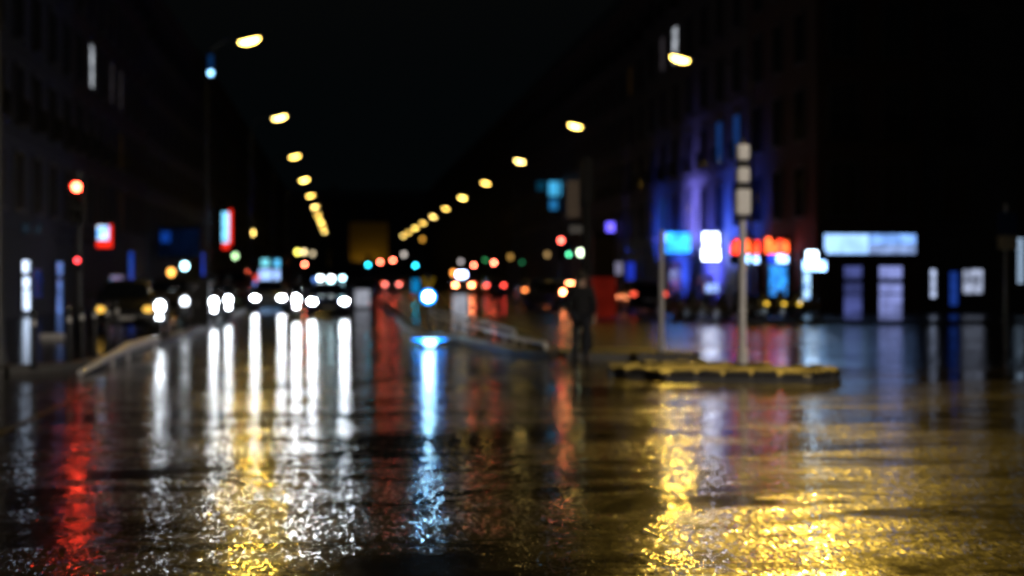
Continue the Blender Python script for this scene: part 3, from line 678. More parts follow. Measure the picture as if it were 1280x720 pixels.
# ---------------------------------------------------------------- bollards, blocks, barriers
bp = thing('bollard', 'thin black pavement bollard with white top, at the far left edge', 'bollard', (-4.95, 22.9, .13), 0, 'pavement bollards in a row')
MB().tube([(0, 0, 0), (0, 0, .06), (0, 0, .08), (0, 0, .86), (0, 0, .9)], [.07, .07, .045, .045, .03], 12).obj('post', M['iron'], bp, True)
MB().tube([(0, 0, .72), (0, 0, .82)], .048, 12).obj('white_collar', M['white'], bp, True)
MB().ell((0, 0, .95), (.055, .055, .06), 12, 8).obj('ball_top', M['chrome'], bp, True)
for k, (px, Y, lab) in enumerate([(42, 24.6, 'first bollard right of the lit shop door, nearest of the row'), (86, 26.4, 'bollard under the near left traffic light'), (102, 27.8, 'bollard just right of the traffic light pole'),
                                  (118, 29.2, 'bollard fourth along the left row from the left'), (134, 30.7, 'bollard fifth along the left row from the left'), (146, 32.2, 'last bollard of the left row before the parked cars')]):
    loc = (XY(px, Y), Y, .13)
    if k == 0: bp.location = loc; bp['label'] = lab
    else: dup(bp, lab, loc, group='pavement bollards in a row')
X, Y = XY(65, 36), 36
cab = thing('utility_cabinet', 'dark utility cabinet at the left kerb beside the kerbside scooter lights', 'cabinet', (XY(248, 44.5), 44.5, .13))
MB().box(-.34, .34, -.25, .25, .08, 1.32).obj('case', M['iron'], cab, bevel=.02)
MB().box(-.38, .38, -.29, .29, 1.32, 1.42).obj('lid', M['iron'], cab, bevel=.03)
MB().box(-.3, .3, -.21, .21, 0, .08).obj('plinth', M['stone2'], cab)
MB().box(-.02, .02, -.275, -.252, .6, .8).obj('handle', M['steel'], cab)
X, Y = XY(65, 36), 36
blk = MB().box(-.28, .28, -.15, .15, 0, .14).obj('concrete_block', M['white'], bevel=.03, loc=(X, Y, .13)); tag(blk, 'low white concrete block on the pavement behind the bollards', 'block')
# rail along the left kerb, whitened to imitate headlight glint on the wet kerb
hb = thing('kerb_glint_rail', 'low bent rail standing in for the white headlight glint along the left kerb', 'barrier', (0, 0, 0))
MB().tube([(XY(100, 24.6), 24.6, .06), (XY(140, 27.5), 27.5, .20), (XY(160, 29), 29, .27), (XY(196, 32), 32, .29)], [.05, .07, .11, .08], 12).obj('rail', M['polished'], hb, True)
for px, Y, z in ((140, 27.5, .2), (160, 29, .27), (194, 31.8, .29)):
    MB().tube([(XY(px, Y), Y, 0), (XY(px, Y), Y, z)], .04, 8).obj('post', M['galv'], hb)
# low metal rail on the median
mb = thing('median_barrier', 'low metal rail on the median island with a bright bent end', 'barrier', (0, 0, 0))
A, B, Cc = (XY(683, 29.3), 29.3), (XY(655, 30.6), 30.6), (XY(548, 46), 46)
MB().tube([(A[0], A[1], .15), (A[0] - .02, A[1] + .05, .27), (B[0], B[1], .30), (Cc[0], Cc[1], .34), (XY(535, 56), 56, .34)], [.05, .05, .045, .035, .035], 10).obj('rail', M['polished'], mb, True)
for q in range(7):
    f = q / 6; x, y = B[0] + (Cc[0] - B[0]) * f, B[1] + (Cc[1] - B[1]) * f
    MB().tube([(x, y, .12), (x, y, .31)], .03, 8).obj('post', M['galv'], mb)
mb2 = thing('median_barrier', 'second low rail behind the first on the median island', 'barrier', (0, 0, 0))
MB().tube([(XY(645, 34.5), 34.5, .14), (XY(643, 34.6), 34.6, .36), (XY(600, 40), 40, .42), (XY(540, 52), 52, .44)], .035, 10).obj('rail', M['polished'], mb2, True)
for q in range(6):
    f = q / 5; y = 34.6 + 17 * f; x = XY(643, 34.6) + (XY(540, 52) - XY(643, 34.6)) * f
    MB().tube([(x, y, .12), (x, y, .4)], .03, 8).obj('post', M['galv'], mb2)
# glowing white posts added in place of reflections on the wet road
for px, y0, y1, Y, lab in ((575, 368, 404, 50.5, 'broad white glowing post standing in for the taxi light reflection'), (453, 362, 386, 72, 'white glowing post right of the oncoming cars')):
    X = XY(px, Y); w = PW(X, Y) * 9
    t = thing('glow_post', lab, 'bollard', (X, Y, 0), 0)
    h = max(.6, ZP(y0, X, Y))
    MB().box(-w, w, -.06, .06, .12, h).obj('panel', E('post_glow', '#d4d8e8', .55, .3, 3), t, bevel=.03)
    MB().box(-w - .04, w + .04, -.1, .1, 0, .13).obj('base', M['black'], t, bevel=.02)
# brown and red kiosk
X, Y = XY(754, 57), 57
k = thing('kiosk', 'brown advertising kiosk with a red lower half on the right', 'kiosk', (X, Y, .0))
w = PW(X, Y) * 15
MB().box(-w * .9, w * .9, -.3, .3, ZP(347, X, Y), ZP(296, X, Y)).obj('upper_panel', M['brown'], k, bevel=.03)
MB().add([(-w * .95, -.32, ZP(347, X, Y)), (w * .95, -.32, ZP(347, X, Y)), (w * .95, .32, ZP(347, X, Y)), (-w * .95, .32, ZP(347, X, Y)), (-w * .55, -.32, 0.02), (w * .95, -.32, 0.02), (w * .95, .32, 0.02), (-w * .55, .32, 0.02)],
         [(0, 1, 5, 4), (1, 2, 6, 5), (2, 3, 7, 6), (3, 0, 4, 7), (0, 3, 2, 1), (4, 5, 6, 7)]).obj('lower_panel', E('kiosk_red', '#c83020', .15, .3, 2), k)
MB().box(-w, w, -.36, .36, ZP(296, X, Y), ZP(290, X, Y)).obj('roof', M['iron'], k, bevel=.02)

# ---------------------------------------------------------------- vehicles (front faces -y)
def section(y, hw, zb, zt):
    h = [(0.80 * hw, zb), (0.97 * hw, zb + .10 * (zt - zb)), (hw, zb + .45 * (zt - zb)), (.985 * hw, zb + .75 * (zt - zb)), (.91 * hw, zt - .02), (.55 * hw, zt + .02)]
    return [(x, y, z) for x, z in h] + [(-x, y, z) for x, z in h[::-1]]
def ghsec(y, bw, tw, zb, zt):
    h = [(bw, zb), (bw * .6 + tw * .4, zb + .45 * (zt - zb)), (tw + .02, zt - .07 * min(1, (zt - zb) / .4)), (tw * .72, zt)]
    return [(x, y, z) for x, z in h] + [(-x, y, z) for x, z in h[::-1]]
def paint(name, c): return mat('paint_' + name, c, .3, .2, .05, 2, coat=1.0)
P_black, P_grey, P_blue, P_silver, P_white, P_red, P_dk = paint('black', (.008, .008, .009)), paint('grey', (.06, .062, .065)), paint('blue', (.03, .045, .11)), paint('silver', (.3, .31, .32)), paint('white', (.6, .6, .59)), paint('red', (.18, .015, .012)), paint('ochre', (.16, .11, .04))
def make_car(label, pm, kind='hatchback'):
    r = thing('car', label, 'car')
    if kind == 'van':
        st = [(-2.25, .74, .38, .60), (-2.18, .86, .24, .74), (-1.9, .93, .22, .95), (-1.45, .95, .22, 1.08), (0, .96, .22, 1.10), (2.0, .96, .22, 1.10), (2.18, .94, .28, 1.08), (2.24, .88, .40, .95)]
        g = [(-1.5, .90, .86, 1.07, 1.09), (-.75, .90, .78, 1.07, 1.86), (-.2, .9, .78, 1.07, 1.94), (1.6, .90, .78, 1.07, 1.94), (2.14, .90, .78, 1.07, 1.86), (2.2, .88, .8, 1.07, 1.10)]
    elif kind == 'saloon':
        st = [(-2.25, .62, .38, .56), (-2.18, .78, .24, .68), (-1.8, .87, .2, .82), (-1.0, .89, .19, .92), (.7, .89, .19, .95), (1.7, .88, .2, .96), (2.12, .83, .26, .94), (2.25, .74, .40, .82)]
        g = [(-1.0, .80, .78, .91, .93), (-.28, .80, .60, .91, 1.40), (.25, .80, .60, .91, 1.45), (.95, .80, .59, .91, 1.40), (1.65, .78, .76, .91, .96)]
    else:
        st = [(-2.0, .62, .36, .55), (-1.93, .75, .23, .68), (-1.6, .84, .2, .82), (-.95, .87, .19, .93), (.6, .87, .19, .96), (1.5, .86, .2, .97), (1.86, .83, .26, .95), (1.98, .76, .38, .84)]
        g = [(-.95, .78, .76, .92, .94), (-.25, .79, .61, .92, 1.42), (.3, .79, .61, .92, 1.48), (1.25, .79, .60, .92, 1.44), (1.62, .78, .62, .92, 1.30), (1.9, .76, .72, .92, .96)]
    bd = MB().loft([section(*q) for q in st]); bd.loft([ghsec(*q) for q in g])
    bd.obj('body', pm, r, True)
    yf, yr = st[0][0], st[-1][0]; g0, g1, gr, gl = g[0], g[1], g[-2], g[-1]
    def lerp(a, b, t): return a + (b - a) * t
    def slope(a, b, f0, f1, w0, w1):           # glass lying on the slope between two stations
        y0, z0, y1, z1 = lerp(a[0], b[0], f0), lerp(a[4], b[4], f0), lerp(a[0], b[0], f1), lerp(a[4], b[4], f1)
        return (-w0, y0, z0), (w0, y0, z0), (w1, y1, z1), (-w1, y1, z1)
    q = slope(g0, g1, .10, .90, g0[1] * .86, g1[2] * .86)
    MB().quad(*q, t=.012).obj('windscreen', M['pane'], r)
    q = slope(gl, gr, .15, .85, gl[1] * .78, gr[2] * .86) if kind != 'van' else slope(gl, gr, .2, .9, .72, .66)
    q = (q[1], q[0], q[3], q[2]); MB().quad(*q, t=.012).obj('rear_window', M['pane'], r)
    zt = min(g1[4], gr[4]) - .09; zb = g0[3] + .06
    def sx(z): t = (z - g1[3]) / (g1[4] - g1[3]); return lerp(g1[1], g1[2] + .02, min(1, t)) 
    ym = (g1[0] + gr[0]) / 2 - .05
    for s in (-1, 1):
        for (a, bq, c, d) in ((g1[0] - .28, ym - .04, ym - .04, g1[0] + .06), (ym + .04, gr[0] + .05, gr[0] - .1, ym + .04)):
            xb, xt = sx(zb) + .012, sx(zt) + .015
            pts = [(s * xb, a, zb), (s * xb, bq, zb), (s * xt, c, zt), (s * xt, d, zt)]
            if s < 0: pts = [pts[1], pts[0], pts[3], pts[2]]
            MB().quad(*pts, t=.008).obj('side_window', M['pane'], r)
    wb, wr = (.62, .31) if kind != 'van' else (.62, .33)
    for yy in (yf + .78, yr - .74):
        for s in (-1, 1):
            hwd = st[3][1]
            x = s * (hwd - .1)
            w = MB().disc((x - .1, yy, wr), wr, 'x', 22, .215).obj('wheel', M['tyre'], r)
            xx = x + .12 if s > 0 else x - .12 - .015
            MB().disc((xx, yy, wr), wr * .66, 'x', 16, .015).obj('rim', M['rim'], w)
    zl = .66 if kind != 'van' else .78
    hx = st[1][1] - .15
    for s in (-1, 1):
        MB().disc((s * hx, yf + .02, zl), .15, depth=.10, ry=.085).obj('headlight', M['lensw'], r)
        tz = .80 if kind == 'saloon' else (.86 if kind == 'hatchback' else 1.0)
        tx = st[-1][1] - .07
        MB().box(s * tx - .12, s * tx + .12, yr - .12, yr + .015, tz - .09, tz + .09).obj('tail_light', M['lensr'], r, bevel=.02)
        MB().ell((s * (g0[1] + .13), g0[0] + .25, g0[3] + .12), (.11, .06, .075), 10, 6).obj('mirror', pm, r, True)
    MB().box(-hx + .2, hx - .2, yf - .02, yf + .1, .50, .62).obj('grille', M['black'], r, bevel=.015)
    MB().box(-.26, .26, yf - .035, yf - .005, .38, .48).obj('number_plate', M['plate'], r)
    MB().box(-.26, .26, yr + .005, yr + .03, .55, .65).obj('number_plate', M['plate'], r)
    MB().box(-st[1][1] + .03, st[1][1] - .03, yf - .025, yf + .18, .26, .38).obj('bumper', M['black'], r, bevel=.03)
    MB().box(-st[-2][1] + .03, st[-2][1] - .03, yr - .18, yr + .03, .32, .48).obj('bumper', M['black'], r, bevel=.03)
    MB().box(-.17, .17, gr[0] - .06, gr[0] + .02 if kind != 'van' else gr[0] + .06, gr[4] - .01, gr[4] + .03).obj('third_brake_light', M['lensr'], r)
    return r
HATCH = make_car('proto', P_grey); SALOON = make_car('proto', P_grey, 'saloon'); VAN = make_car('proto', P_grey, 'van')
def car(src, label, px, Y, rz=0.0, pm=P_black, head=None, tail=None, brake=None, z=0.0, group=None, X=None):
    sw = {'body': pm, 'mirror': pm}
    if head: sw['headlight'] = head
    if tail: sw['tail_light'] = tail
    if brake: sw['third_brake_light'] = brake
    if X is None: X = XY(px, Y)
    return dup(src, label, (X, Y, z), rz, group, sw)
G_on = 'oncoming cars with headlights'
A1 = car(HATCH, 'left oncoming car with twin headlights glaring on wet road', 338, 68, 0, P_silver, emit('headlight_mid', (.86, .93, 1), 85), group=G_on)
B1 = car(SALOON, 'dark blue oncoming car with a bright roof light bar', 411, 59, 0, P_blue, M['head'], group=G_on)
car(SALOON, 'third oncoming car hidden behind the dark blue one', 452, 92, 0, P_silver, None, group=G_on, X=.2 - 3.4 + 4.6)
# light bar on the roof of the dark blue car
lb = thing('light_bar', 'wide white and cyan light bar on the roof of the dark blue car', 'light bar', (B1.location.x + .12, 59.25, 1.46))
MB().box(-.6, .6, -.12, .12, 0, .05).obj('base', M['black'], lb)
for x0, x1, m in ((-.58, -.36, E('bar_white', '#e0f8ff', 14)), (-.13, .09, E('bar_white_b', '#e8f8ff', 12)), (.34, .54, E('bar_cyan', '#b8f0ff', 12))):
    MB().box(x0, x1, -.14, .12, .052, .2).obj('lit_segment', m, lb, bevel=.03)
MB().box(-.14, .06, -.16, -.121, -.14, .04).obj('lower_lamp', E('bar_low', '#b0f4ff', 16), lb)
MB().box(-.78, -.64, -.1, .1, .0, .12).obj('end_lamp', E('bar_blue', '#6090e8', 2.5), lb)
# receding cars
car(HATCH, 'taxi driving away with glowing roof sign and orange rear lights', 577, 122, PI, P_white, None, M['brake'], None, group='cars driving away')
X = XY(582, 121.5)
rs = MB().box(-.38, .38, -.14, .14, 0, .42).obj('roof_sign', E('taxi_white', '#b0c4ff', 22), bevel=.05, loc=(X - .3, 122, 1.56)); tag(rs, 'pale blue glowing roof sign on top of the receding taxi', 'roof sign')
car(HATCH, 'right hand car braking beyond the person, three red orange lights', 691, 72, PI + .42, P_dk, None, M['brake'], M['brake'], group='cars driving away')
car(SALOON, 'car ahead of the braking car with a dull orange tail light', 664, 88, PI, P_black, None, emit('tail_dull', (1, .25, .06), 6), group='cars driving away')
for px, Y, m, lab, src, pm in ((470, 150, M['tail'], 'far car under the cyan green signal with red tail lights', HATCH, P_grey), (489, 140, emit('tail_pink', (1, .2, .16), 16), 'far car under the pair of red signals, bright pink tail lights', SALOON, P_silver),
                      (507, 165, M['tail'], 'far car right of the pair of red signals', HATCH, P_white), (616, 118, emit('tail_one', (1, .07, .05), 12), 'far car with red tail lights right of the taxi', HATCH, P_black),
                      (598, 150, M['tail'], 'far car just beyond the taxi with red tail lights', SALOON, P_dk)):
    car(src, lab, px, Y, PI, pm, None, m, group='cars driving away')
# parked cars
PL = 'cars parked at the left kerb'
car(SALOON, 'black parked car with two glowing amber glints on its front behind the bollards', 158, 41, .12, P_black, emit('amber_front_glint', (1, .55, .08), 1.6), z=.13, group=PL)  # headlights made to glow, imitating amber glints of the street lamps
car(HATCH, 'ochre parked car with a pale edged windscreen at left', 213, 50, .05, P_dk, z=.13, group=PL)
car(VAN, 'brown van parked at the left kerb far behind the riding scooters', 292, 84, 0, P_red, z=.13, group=PL)
PR = 'cars parked at the right kerb'
car(HATCH, 'black parked car left of the slim grey post, glowing glints on its red rear lamps', 800, 64, PI, P_black, group=PR, tail=emit('red_glint', (1, .1, .05), 2.2))  # tail lenses made to glow, imitating glints of street light
for o in (HATCH, SALOON, VAN):
    for c in [x for x in bpy.data.objects if x.parent and (x.parent == o or (x.parent.parent == o))]: bpy.data.objects.remove(c)
    bpy.data.objects.remove(o)

# bus in the left lane
X, Y = XY(337, 112), 112
bus = thing('bus', 'dark city bus behind the oncoming cars, cyan display and lit windscreen', 'bus', (X, Y, 0))
MB().box(-1.25, 1.25, 0, 11.5, .35, 3.0).obj('body', P_black, bus, bevel=.12)
MB().box(-.62, -.05, -.03, -.004, 2.42, 2.95).obj('display', E('bus_cyan', '#6fc8d8', 2.2, .3, 3), bus); MB().box(.2, .78, -.03, -.004, 2.35, 2.9).obj('display', E('bus_cyan_b', '#58b8e8', 2.4, .3, 3), bus)
MB().box(-.78, .76, -.03, -.004, 1.05, 2.15).obj('windscreen', E('bus_screen', '#a0c4ff', 2.0, .35, 1.5), bus)
MB().box(-1.2, -.82, -.025, -.004, 1.3, 1.7).obj('side_lamp', E('bus_red', '#d84030', 1.6), bus); MB().box(-1.2, -.82, -.025, -.004, .85, 1.22).obj('side_lamp', E('bus_lav', '#8090e8', 1.6), bus)
for s in (-1, 1):
    MB().disc((s * .95, -.02, .75), .12, depth=.05).obj('headlight', M['lensw'], bus)
    for yy in (2.4, 8.6):
        w = MB().disc((s * 1.2 - .14, yy, .48), .48, 'x', 20, .28).obj('wheel', M['tyre'], bus)
        MB().disc((s * 1.2 + (.145 if s > 0 else -.155), yy, .48), .28, 'x', 16, .012).obj('rim', M['rim'], w)
    for q in range(6): MB().box(s * 1.25 - (.0 if s > 0 else .012), s * 1.25 + (.012 if s > 0 else 0), .7 + q * 1.75, 2.25 + q * 1.75, 1.4, 2.5).obj('side_window', M['pane'], bus)
    MB().box(s * 1.32 - .06, s * 1.32 + .06, -.25, -.1, 1.9, 2.3).obj('mirror', M['black'], bus, bevel=.02)

# scooters
def make_scooter(label, loc, rz, hm, lower=None, group=None):
    r = thing('scooter', label, 'scooter', loc, rz, group)
    for yy in (-.62, .62):
        w = MB().disc((-.06, yy, .25), .25, 'x', 20, .12).obj('wheel', M['tyre'], r)
        MB().disc((-.07, yy, .25), .14, 'x', 14, .14).obj('rim', M['rim'], w)
    MB().tube([(0, -.62, .25), (0, -.52, .6), (0, -.42, .98)], .05, 10).obj('fork', M['steel'], r)
    b = MB().loft([[(x * w, y, z0 + (z1 - z0) * t) for x, t in ((.6, 0), (1, .3), (1, .7), (.6, 1), (-.6, 1), (-1, .7), (-1, .3), (-.6, 0))] for y, w, z0, z1 in ((-.40, .18, .28, .9), (-.32, .2, .24, .6), (.0, .19, .22, .36), (.18, .2, .24, .62), (.6, .19, .34, .72), (.88, .1, .5, .7))])
    b.obj('body', P_dk if group else P_grey, r, True)
    MB().loft([[(x * w, y + (z * 0), z) for x, z, w in ((-1, .3, .16), (1, .3, .16), (1, .98, .2), (-1, .98, .2))] for y in (-.47, -.41)]).obj('front_shield', P_grey, r, bevel=.02)
    MB().box(-.14, .14, .1, .8, .72, .82).obj('seat', M['black'], r, bevel=.04)
    hb = MB().tube([(-.34, -.3, 1.05), (-.12, -.42, 1.0), (.12, -.42, 1.0), (.34, -.3, 1.05)], .022, 8).obj('handlebar', M['black'], r)
    for s in (-1, 1): MB().ell((s * .3, -.38, 1.2), (.07, .02, .05), 10, 6).obj('mirror', M['chrome'], r, True)
    MB().disc((0, -.53, .80), .11, depth=.07, ry=.14).obj('headlight', hm, r)
    if lower: MB().disc((0, -.66, .52), .07, depth=.04).obj('front_lamp', lower, r)
    MB().box(-.08, .08, .87, .9, .6, .68).obj('tail_light', M['lensr'], r)
    return r
s1 = make_scooter('scooter waiting at the left kerb, single tall white headlight', (XY(203, 36.5), 36.5, .13), 0, emit('scooter_head', (.86, .93, 1), 22), emit('scooter_low', (.86, .93, 1), 20), 'scooters at the left kerb')
amb = emit('amber_glint', (1, .62, .06), 2.6)  # lower lamps of parked scooters glow to imitate reflected street lamps
KIDS.clear()
SCP = make_scooter('proto', (0, 0, 0), 0, M['lensw'], amb, 'scooters parked at the right kerb')
for i, (px, Y, rz, lab) in enumerate([(838, 57, .5, 'parked scooter nearest the black parked car on the right'), (856, 55, .4, 'second parked scooter from the black car'), (874, 53.5, .5, 'parked scooter midway between the two grey posts'),
                       (893, 52.5, .45, 'parked scooter below the white two panel sign'), (912, 51.5, .5, 'parked scooter just left of the banded post'), (944, 50.5, .4, 'parked scooter just right of the banded post'),
                       (964, 50, .5, 'parked scooter below the right neon sign'), (984, 50, .45, 'parked scooter below the bright blue window'), (1006, 50, .5, 'last parked scooter of the right row, below the stepped sign')]):
    X = XY(px, Y)
    g = dup(SCP, lab, (X, Y, .134 if Y < 52 and X > 15.2 or X > RK_X + .3 else 0), rz, 'scooters parked at the right kerb', {'front_lamp': amb if i not in (2, 4, 8) else M['lenso']})
for c in [x for x in bpy.data.objects if x.parent and (x.parent == SCP or x.parent.parent == SCP)]: bpy.data.objects.remove(c)
bpy.data.objects.remove(SCP); KIDS.clear()
make_scooter('scooter behind the first with a smaller white headlight', (XY(231, 43), 43, .13), .1, emit('scooter_head_b', (.86, .93, 1), 7), None, 'scooters at the left kerb')
RID = (XY(371, 54), 54, 0)
make_scooter('oncoming motor scooter between the two cars, two stacked lamps', RID, 0, M['head'], M['headlow'])

# ---------------------------------------------------------------- people
def skin_mesh(name, joints, bones, root, sub=2):
    names = list(joints); idx = {n: i for i, n in enumerate(names)}
    me = bpy.data.meshes.new(name); me.from_pydata([joints[n][0] for n in names], [(idx[a], idx[b]) for a, b in bones], []); me.update()
    o = bpy.data.objects.new(name + '_tmp', me); COL.objects.link(o)
    o.modifiers.new('Skin', 'SKIN'); sv = me.skin_vertices[0].data
    for n in names:
        rr = joints[n][1]; sv[idx[n]].radius = rr if isinstance(rr, tuple) else (rr, rr); sv[idx[n]].use_root = (n == root)
    o.modifiers.new('Sub', 'SUBSURF').levels = sub
    o.modifiers['Sub'].render_levels = sub
    dg = bpy.context.evaluated_depsgraph_get(); m2 = bpy.data.meshes.new_from_object(o.evaluated_get(dg)); m2.name = name
    bpy.data.objects.remove(o); bpy.data.meshes.remove(me)
    for p in m2.polygons: p.use_smooth = True
    return m2
def person(label, loc, rz, J, coat_len=0.0, helmet=False, hair=True):
    r = thing('person', label, 'person', loc, rz)
    joints, bones = {}, []
    def chain(*ns):
        for a, b in zip(ns, ns[1:]): bones.append((a, b))
    R = dict(pelvis=.13, spine=.12, chest=.145, neck=.06, headb=.075, headm=.098, headt=.082)
    for n in R: joints[n] = (J[n], R[n])
    chain('pelvis', 'spine', 'chest', 'neck', 'headb', 'headm', 'headt')
    hd = Vector(J['headm']); fw = Vector((0, -1, 0))
    joints['nose'] = (tuple(hd + fw * .105 + Vector((0, 0, -.02))), .014); bones.append(('headm', 'nose'))
    for s in 'LR':
        for n, q in (('sh', .06), ('el', .045), ('wr', .03), ('pal', .035), ('hip', .095), ('kn', .06), ('an', .043), ('toe', .04)): joints[n + s] = (J[n + s], q)
        chain('chest', 'sh' + s, 'el' + s, 'wr' + s, 'pal' + s); chain('pelvis', 'hip' + s, 'kn' + s, 'an' + s, 'toe' + s)
        w, p = Vector(J['wr' + s]), Vector(J['pal' + s]); d = (p - w).normalized(); sg = 1 if s == 'L' else -1
        side = d.cross(Vector((1, 0, 0))).normalized(); cur = Vector((-sg, 0, 0))
        for k in range(4):
            b0 = p + side * (.028 * (1.5 - k)) * 1.0 + d * .02; ln = (.07, .08, .075, .058)[k]
            for q, (t, c) in enumerate(((0.3, .0), (.7, .012), (1.0, .032))): joints['f%s%d%d' % (s, k, q)] = (tuple(b0 + d * ln * t + cur * c), .0095)
            chain('pal' + s, 'f%s%d0' % (s, k), 'f%s%d1' % (s, k), 'f%s%d2' % (s, k))
        for q, (t, c) in enumerate(((.0, .045), (.04, .06))): joints['t%s%d' % (s, q)] = (tuple(w + d * (.03 + t) + side * c), .011)
        chain('wr' + s, 't%s0' % s, 't%s1' % s)
    bo = bpy.data.objects.new('body', skin_mesh('body', joints, bones, 'pelvis')); bo.data.materials.append(M['skin']); COL.objects.link(bo); bo.parent = r
    cj = {n: (J[n], q) for n, q in (('pelvis', (.17, .14)), ('spine', (.175, .14)), ('chest', (.19, .145)), ('collar', .085))} if 'collar' in J else {}
    if not cj:
        c = (Vector(J['chest']) * .35 + Vector(J['neck']) * .65); J['collar'] = tuple(c); cj = {n: (J[n], q) for n, q in (('pelvis', (.17, .145)), ('spine', (.175, .145)), ('chest', (.185, .15)), ('collar', (.095, .09)))}
    cb = [('pelvis', 'spine'), ('spine', 'chest'), ('chest', 'collar')]
    if coat_len: cj['hem'] = ((J['pelvis'][0], J['pelvis'][1], J['pelvis'][2] - coat_len), (.2, .16)); cb.append(('pelvis', 'hem'))
    for s in 'LR':
        cj['sh' + s] = (J['sh' + s], .078); cj['el' + s] = (J['el' + s], .062); w = Vector(J['wr' + s]) * .9 + Vector(J['el' + s]) * .1; cj['cf' + s] = (tuple(w), .046)
        cb += [('chest', 'sh' + s), ('sh' + s, 'el' + s), ('el' + s, 'cf' + s)]
    co = bpy.data.objects.new('coat', skin_mesh('coat', cj, cb, 'spine')); co.data.materials.append(M['cloth']); COL.objects.link(co); co.parent = r
    tj = {'pelvis': (J['pelvis'], .14)}; tb = []
    for s in 'LR':
        for n, q in (('hip', .105), ('kn', .078), ('an', .062)): tj[n + s] = (J[n + s], q)
        tb += [('pelvis', 'hip' + s), ('hip' + s, 'kn' + s), ('kn' + s, 'an' + s)]
        a, tt = Vector(J['an' + s]), Vector(J['toe' + s])
        MB().loft([[(a.x + x * w, a.y + (tt.y - a.y) * f + y0, a.z - .085 + z * h) for x, z in ((-1, 0), (1, 0), (1, .6), (.5, 1), (-.5, 1), (-1, .6))] for f, y0, w, h in ((0, .07, .035, .11), (0, 0.02, .05, .13), (.6, 0, .052, .09), (1, -.04, .035, .05))]).obj('shoe', M['black'], r, True)
    to = bpy.data.objects.new('trousers', skin_mesh('trousers', tj, tb, 'pelvis')); to.data.materials.append(M['cloth2']); COL.objects.link(to); to.parent = r
    h = Vector(J['headm'])
    if helmet: MB().ell((h.x, h.y, h.z + .02), (.14, .16, .16), 18, 12).obj('helmet', M['black'], r, True)
    else:
        MB().ell((h.x, h.y + .022, h.z + .035), (.106, .112, .118), 18, 10, -35, 90).obj('hair', M['hair'], r, True)
        for s in (-1, 1): MB().ell((h.x + s * .1, h.y + .01, h.z - .01), (.014, .028, .036), 8, 6).obj('ear', M['skin'], bo, True)
    return r
stand = dict(pelvis=(0, 0, .95), spine=(0, .01, 1.13), chest=(0, .0, 1.34), neck=(0, .0, 1.5), headb=(0, -.01, 1.56), headm=(0, -.02, 1.65), headt=(0, -.01, 1.71),
    shL=(.19, 0, 1.42), elL=(.26, .03, 1.14), wrL=(.25, -.06, .92), palL=(.25, -.08, .85), shR=(-.19, 0, 1.42), elR=(-.27, .03, 1.14), wrR=(-.24, -.05, .92), palR=(-.24, -.07, .85),
    hipL=(.1, 0, .9), knL=(.13, -.04, .5), anL=(.14, .05, .095), toeL=(.15, -.13, .055), hipR=(-.1, 0, .9), knR=(-.11, .02, .5), anR=(-.12, .12, .095), toeR=(-.13, -.06, .055))
person('person in a long dark coat standing by the dark signal post', (XY(727, 27.2), 27.2, 0), PI - .5, stand, coat_len=.28)
ride = dict(pelvis=(0, .42, .92), spine=(0, .40, 1.1), chest=(0, .30, 1.3), neck=(0, .25, 1.46), headb=(0, .23, 1.52), headm=(0, .20, 1.6), headt=(0, .20, 1.66),
    shL=(.19, .28, 1.38), elL=(.3, .08, 1.16), wrL=(.32, -.2, 1.08), palL=(.32, -.28, 1.07), shR=(-.19, .28, 1.38), elR=(-.3, .08, 1.16), wrR=(-.32, -.2, 1.08), palR=(-.32, -.28, 1.07),
    hipL=(.12, .38, .88), knL=(.2, -.06, .76), anL=(.15, -.1, .42), toeL=(.15, -.26, .38), hipR=(-.12, .38, .88), knR=(-.2, -.06, .76), anR=(-.15, -.1, .42), toeR=(-.15, -.26, .38))
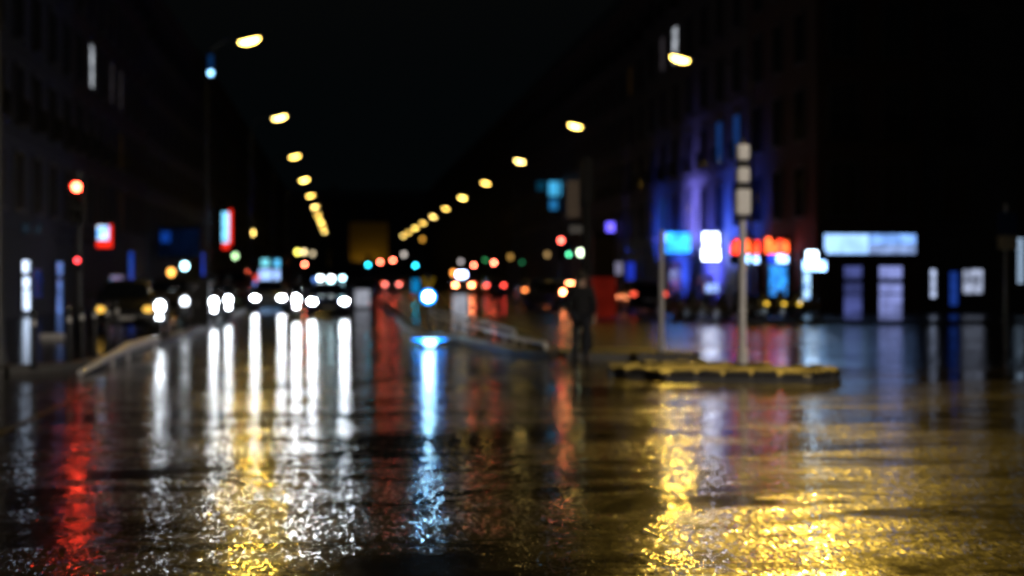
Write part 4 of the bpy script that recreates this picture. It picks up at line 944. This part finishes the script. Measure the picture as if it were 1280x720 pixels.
for px, Y, lab, lab2, hm in ((266, 49, 'left one of the two scooters riding close to the left kerb', 'helmeted rider on the left one of the two kerbside scooters', emit('scooter_run', (.86, .93, 1), 42)), (284, 53, 'right one of the two scooters riding close to the left kerb', 'helmeted rider on the right one of the two kerbside scooters', emit('scooter_run_b', (.86, .93, 1), 34))):
    make_scooter(lab, (XY(px, Y), Y, 0), .15, hm, emit('scooter_run_low', (.86, .93, 1), 40))
    person(lab2, (XY(px, Y), Y, 0), .15, dict(ride), helmet=True)
person('helmeted rider in dark clothing sitting on the oncoming scooter', RID, 0, ride, helmet=True)

# ---------------------------------------------------------------- sky, camera, render settings
w = bpy.data.worlds.new('World'); sc.world = w; w.use_nodes = True
nt = w.node_tree; bg = nt.nodes['Background']
sky = nt.nodes.new('ShaderNodeTexSky'); sky.sky_type = 'NISHITA'; sky.sun_disc = False
sky.sun_elevation = math.radians(-4); sky.sun_rotation = math.radians(200); sky.altitude = 50
mixn = nt.nodes.new('ShaderNodeMix'); mixn.data_type = 'RGBA'; mixn.blend_type = 'ADD'; mixn.inputs['Factor'].default_value = 1
nt.links.new(sky.outputs['Color'], mixn.inputs['A']); mixn.inputs['B'].default_value = (.013, .021, .025, 1)
nt.links.new(mixn.outputs['Result'], bg.inputs['Color']); bg.inputs['Strength'].default_value = 0.07

cam = bpy.data.cameras.new('camera'); co = bpy.data.objects.new('camera', cam); COL.objects.link(co); sc.camera = co
cam.sensor_width = 36; cam.lens = 36 * F / 1280; cam.clip_start = .1; cam.clip_end = 2000
co.location = (0, 0, EYE); pitch = math.atan((360 - HZ) / F)
co.rotation_euler = (PI / 2 - pitch, 0, -YAW)
cam.dof.use_dof = True; cam.dof.focus_distance = 6.2; cam.dof.aperture_fstop = 1.25
sc.view_settings.view_transform = 'Standard'; sc.view_settings.look = 'None'; sc.view_settings.exposure = 0; sc.view_settings.gamma = 1
cy = sc.cycles
cy.use_denoising = True; cy.denoiser = 'OPENIMAGEDENOISE'; cy.denoising_input_passes = 'RGB_ALBEDO_NORMAL'
cy.use_adaptive_sampling = False; cy.max_bounces = 5; cy.glossy_bounces = 3; cy.diffuse_bounces = 2; cy.sample_clamp_indirect = 10; cy.sample_clamp_direct = 0
cy.use_light_tree = True; cy.caustics_reflective = True; cy.blur_glossy = 0.0
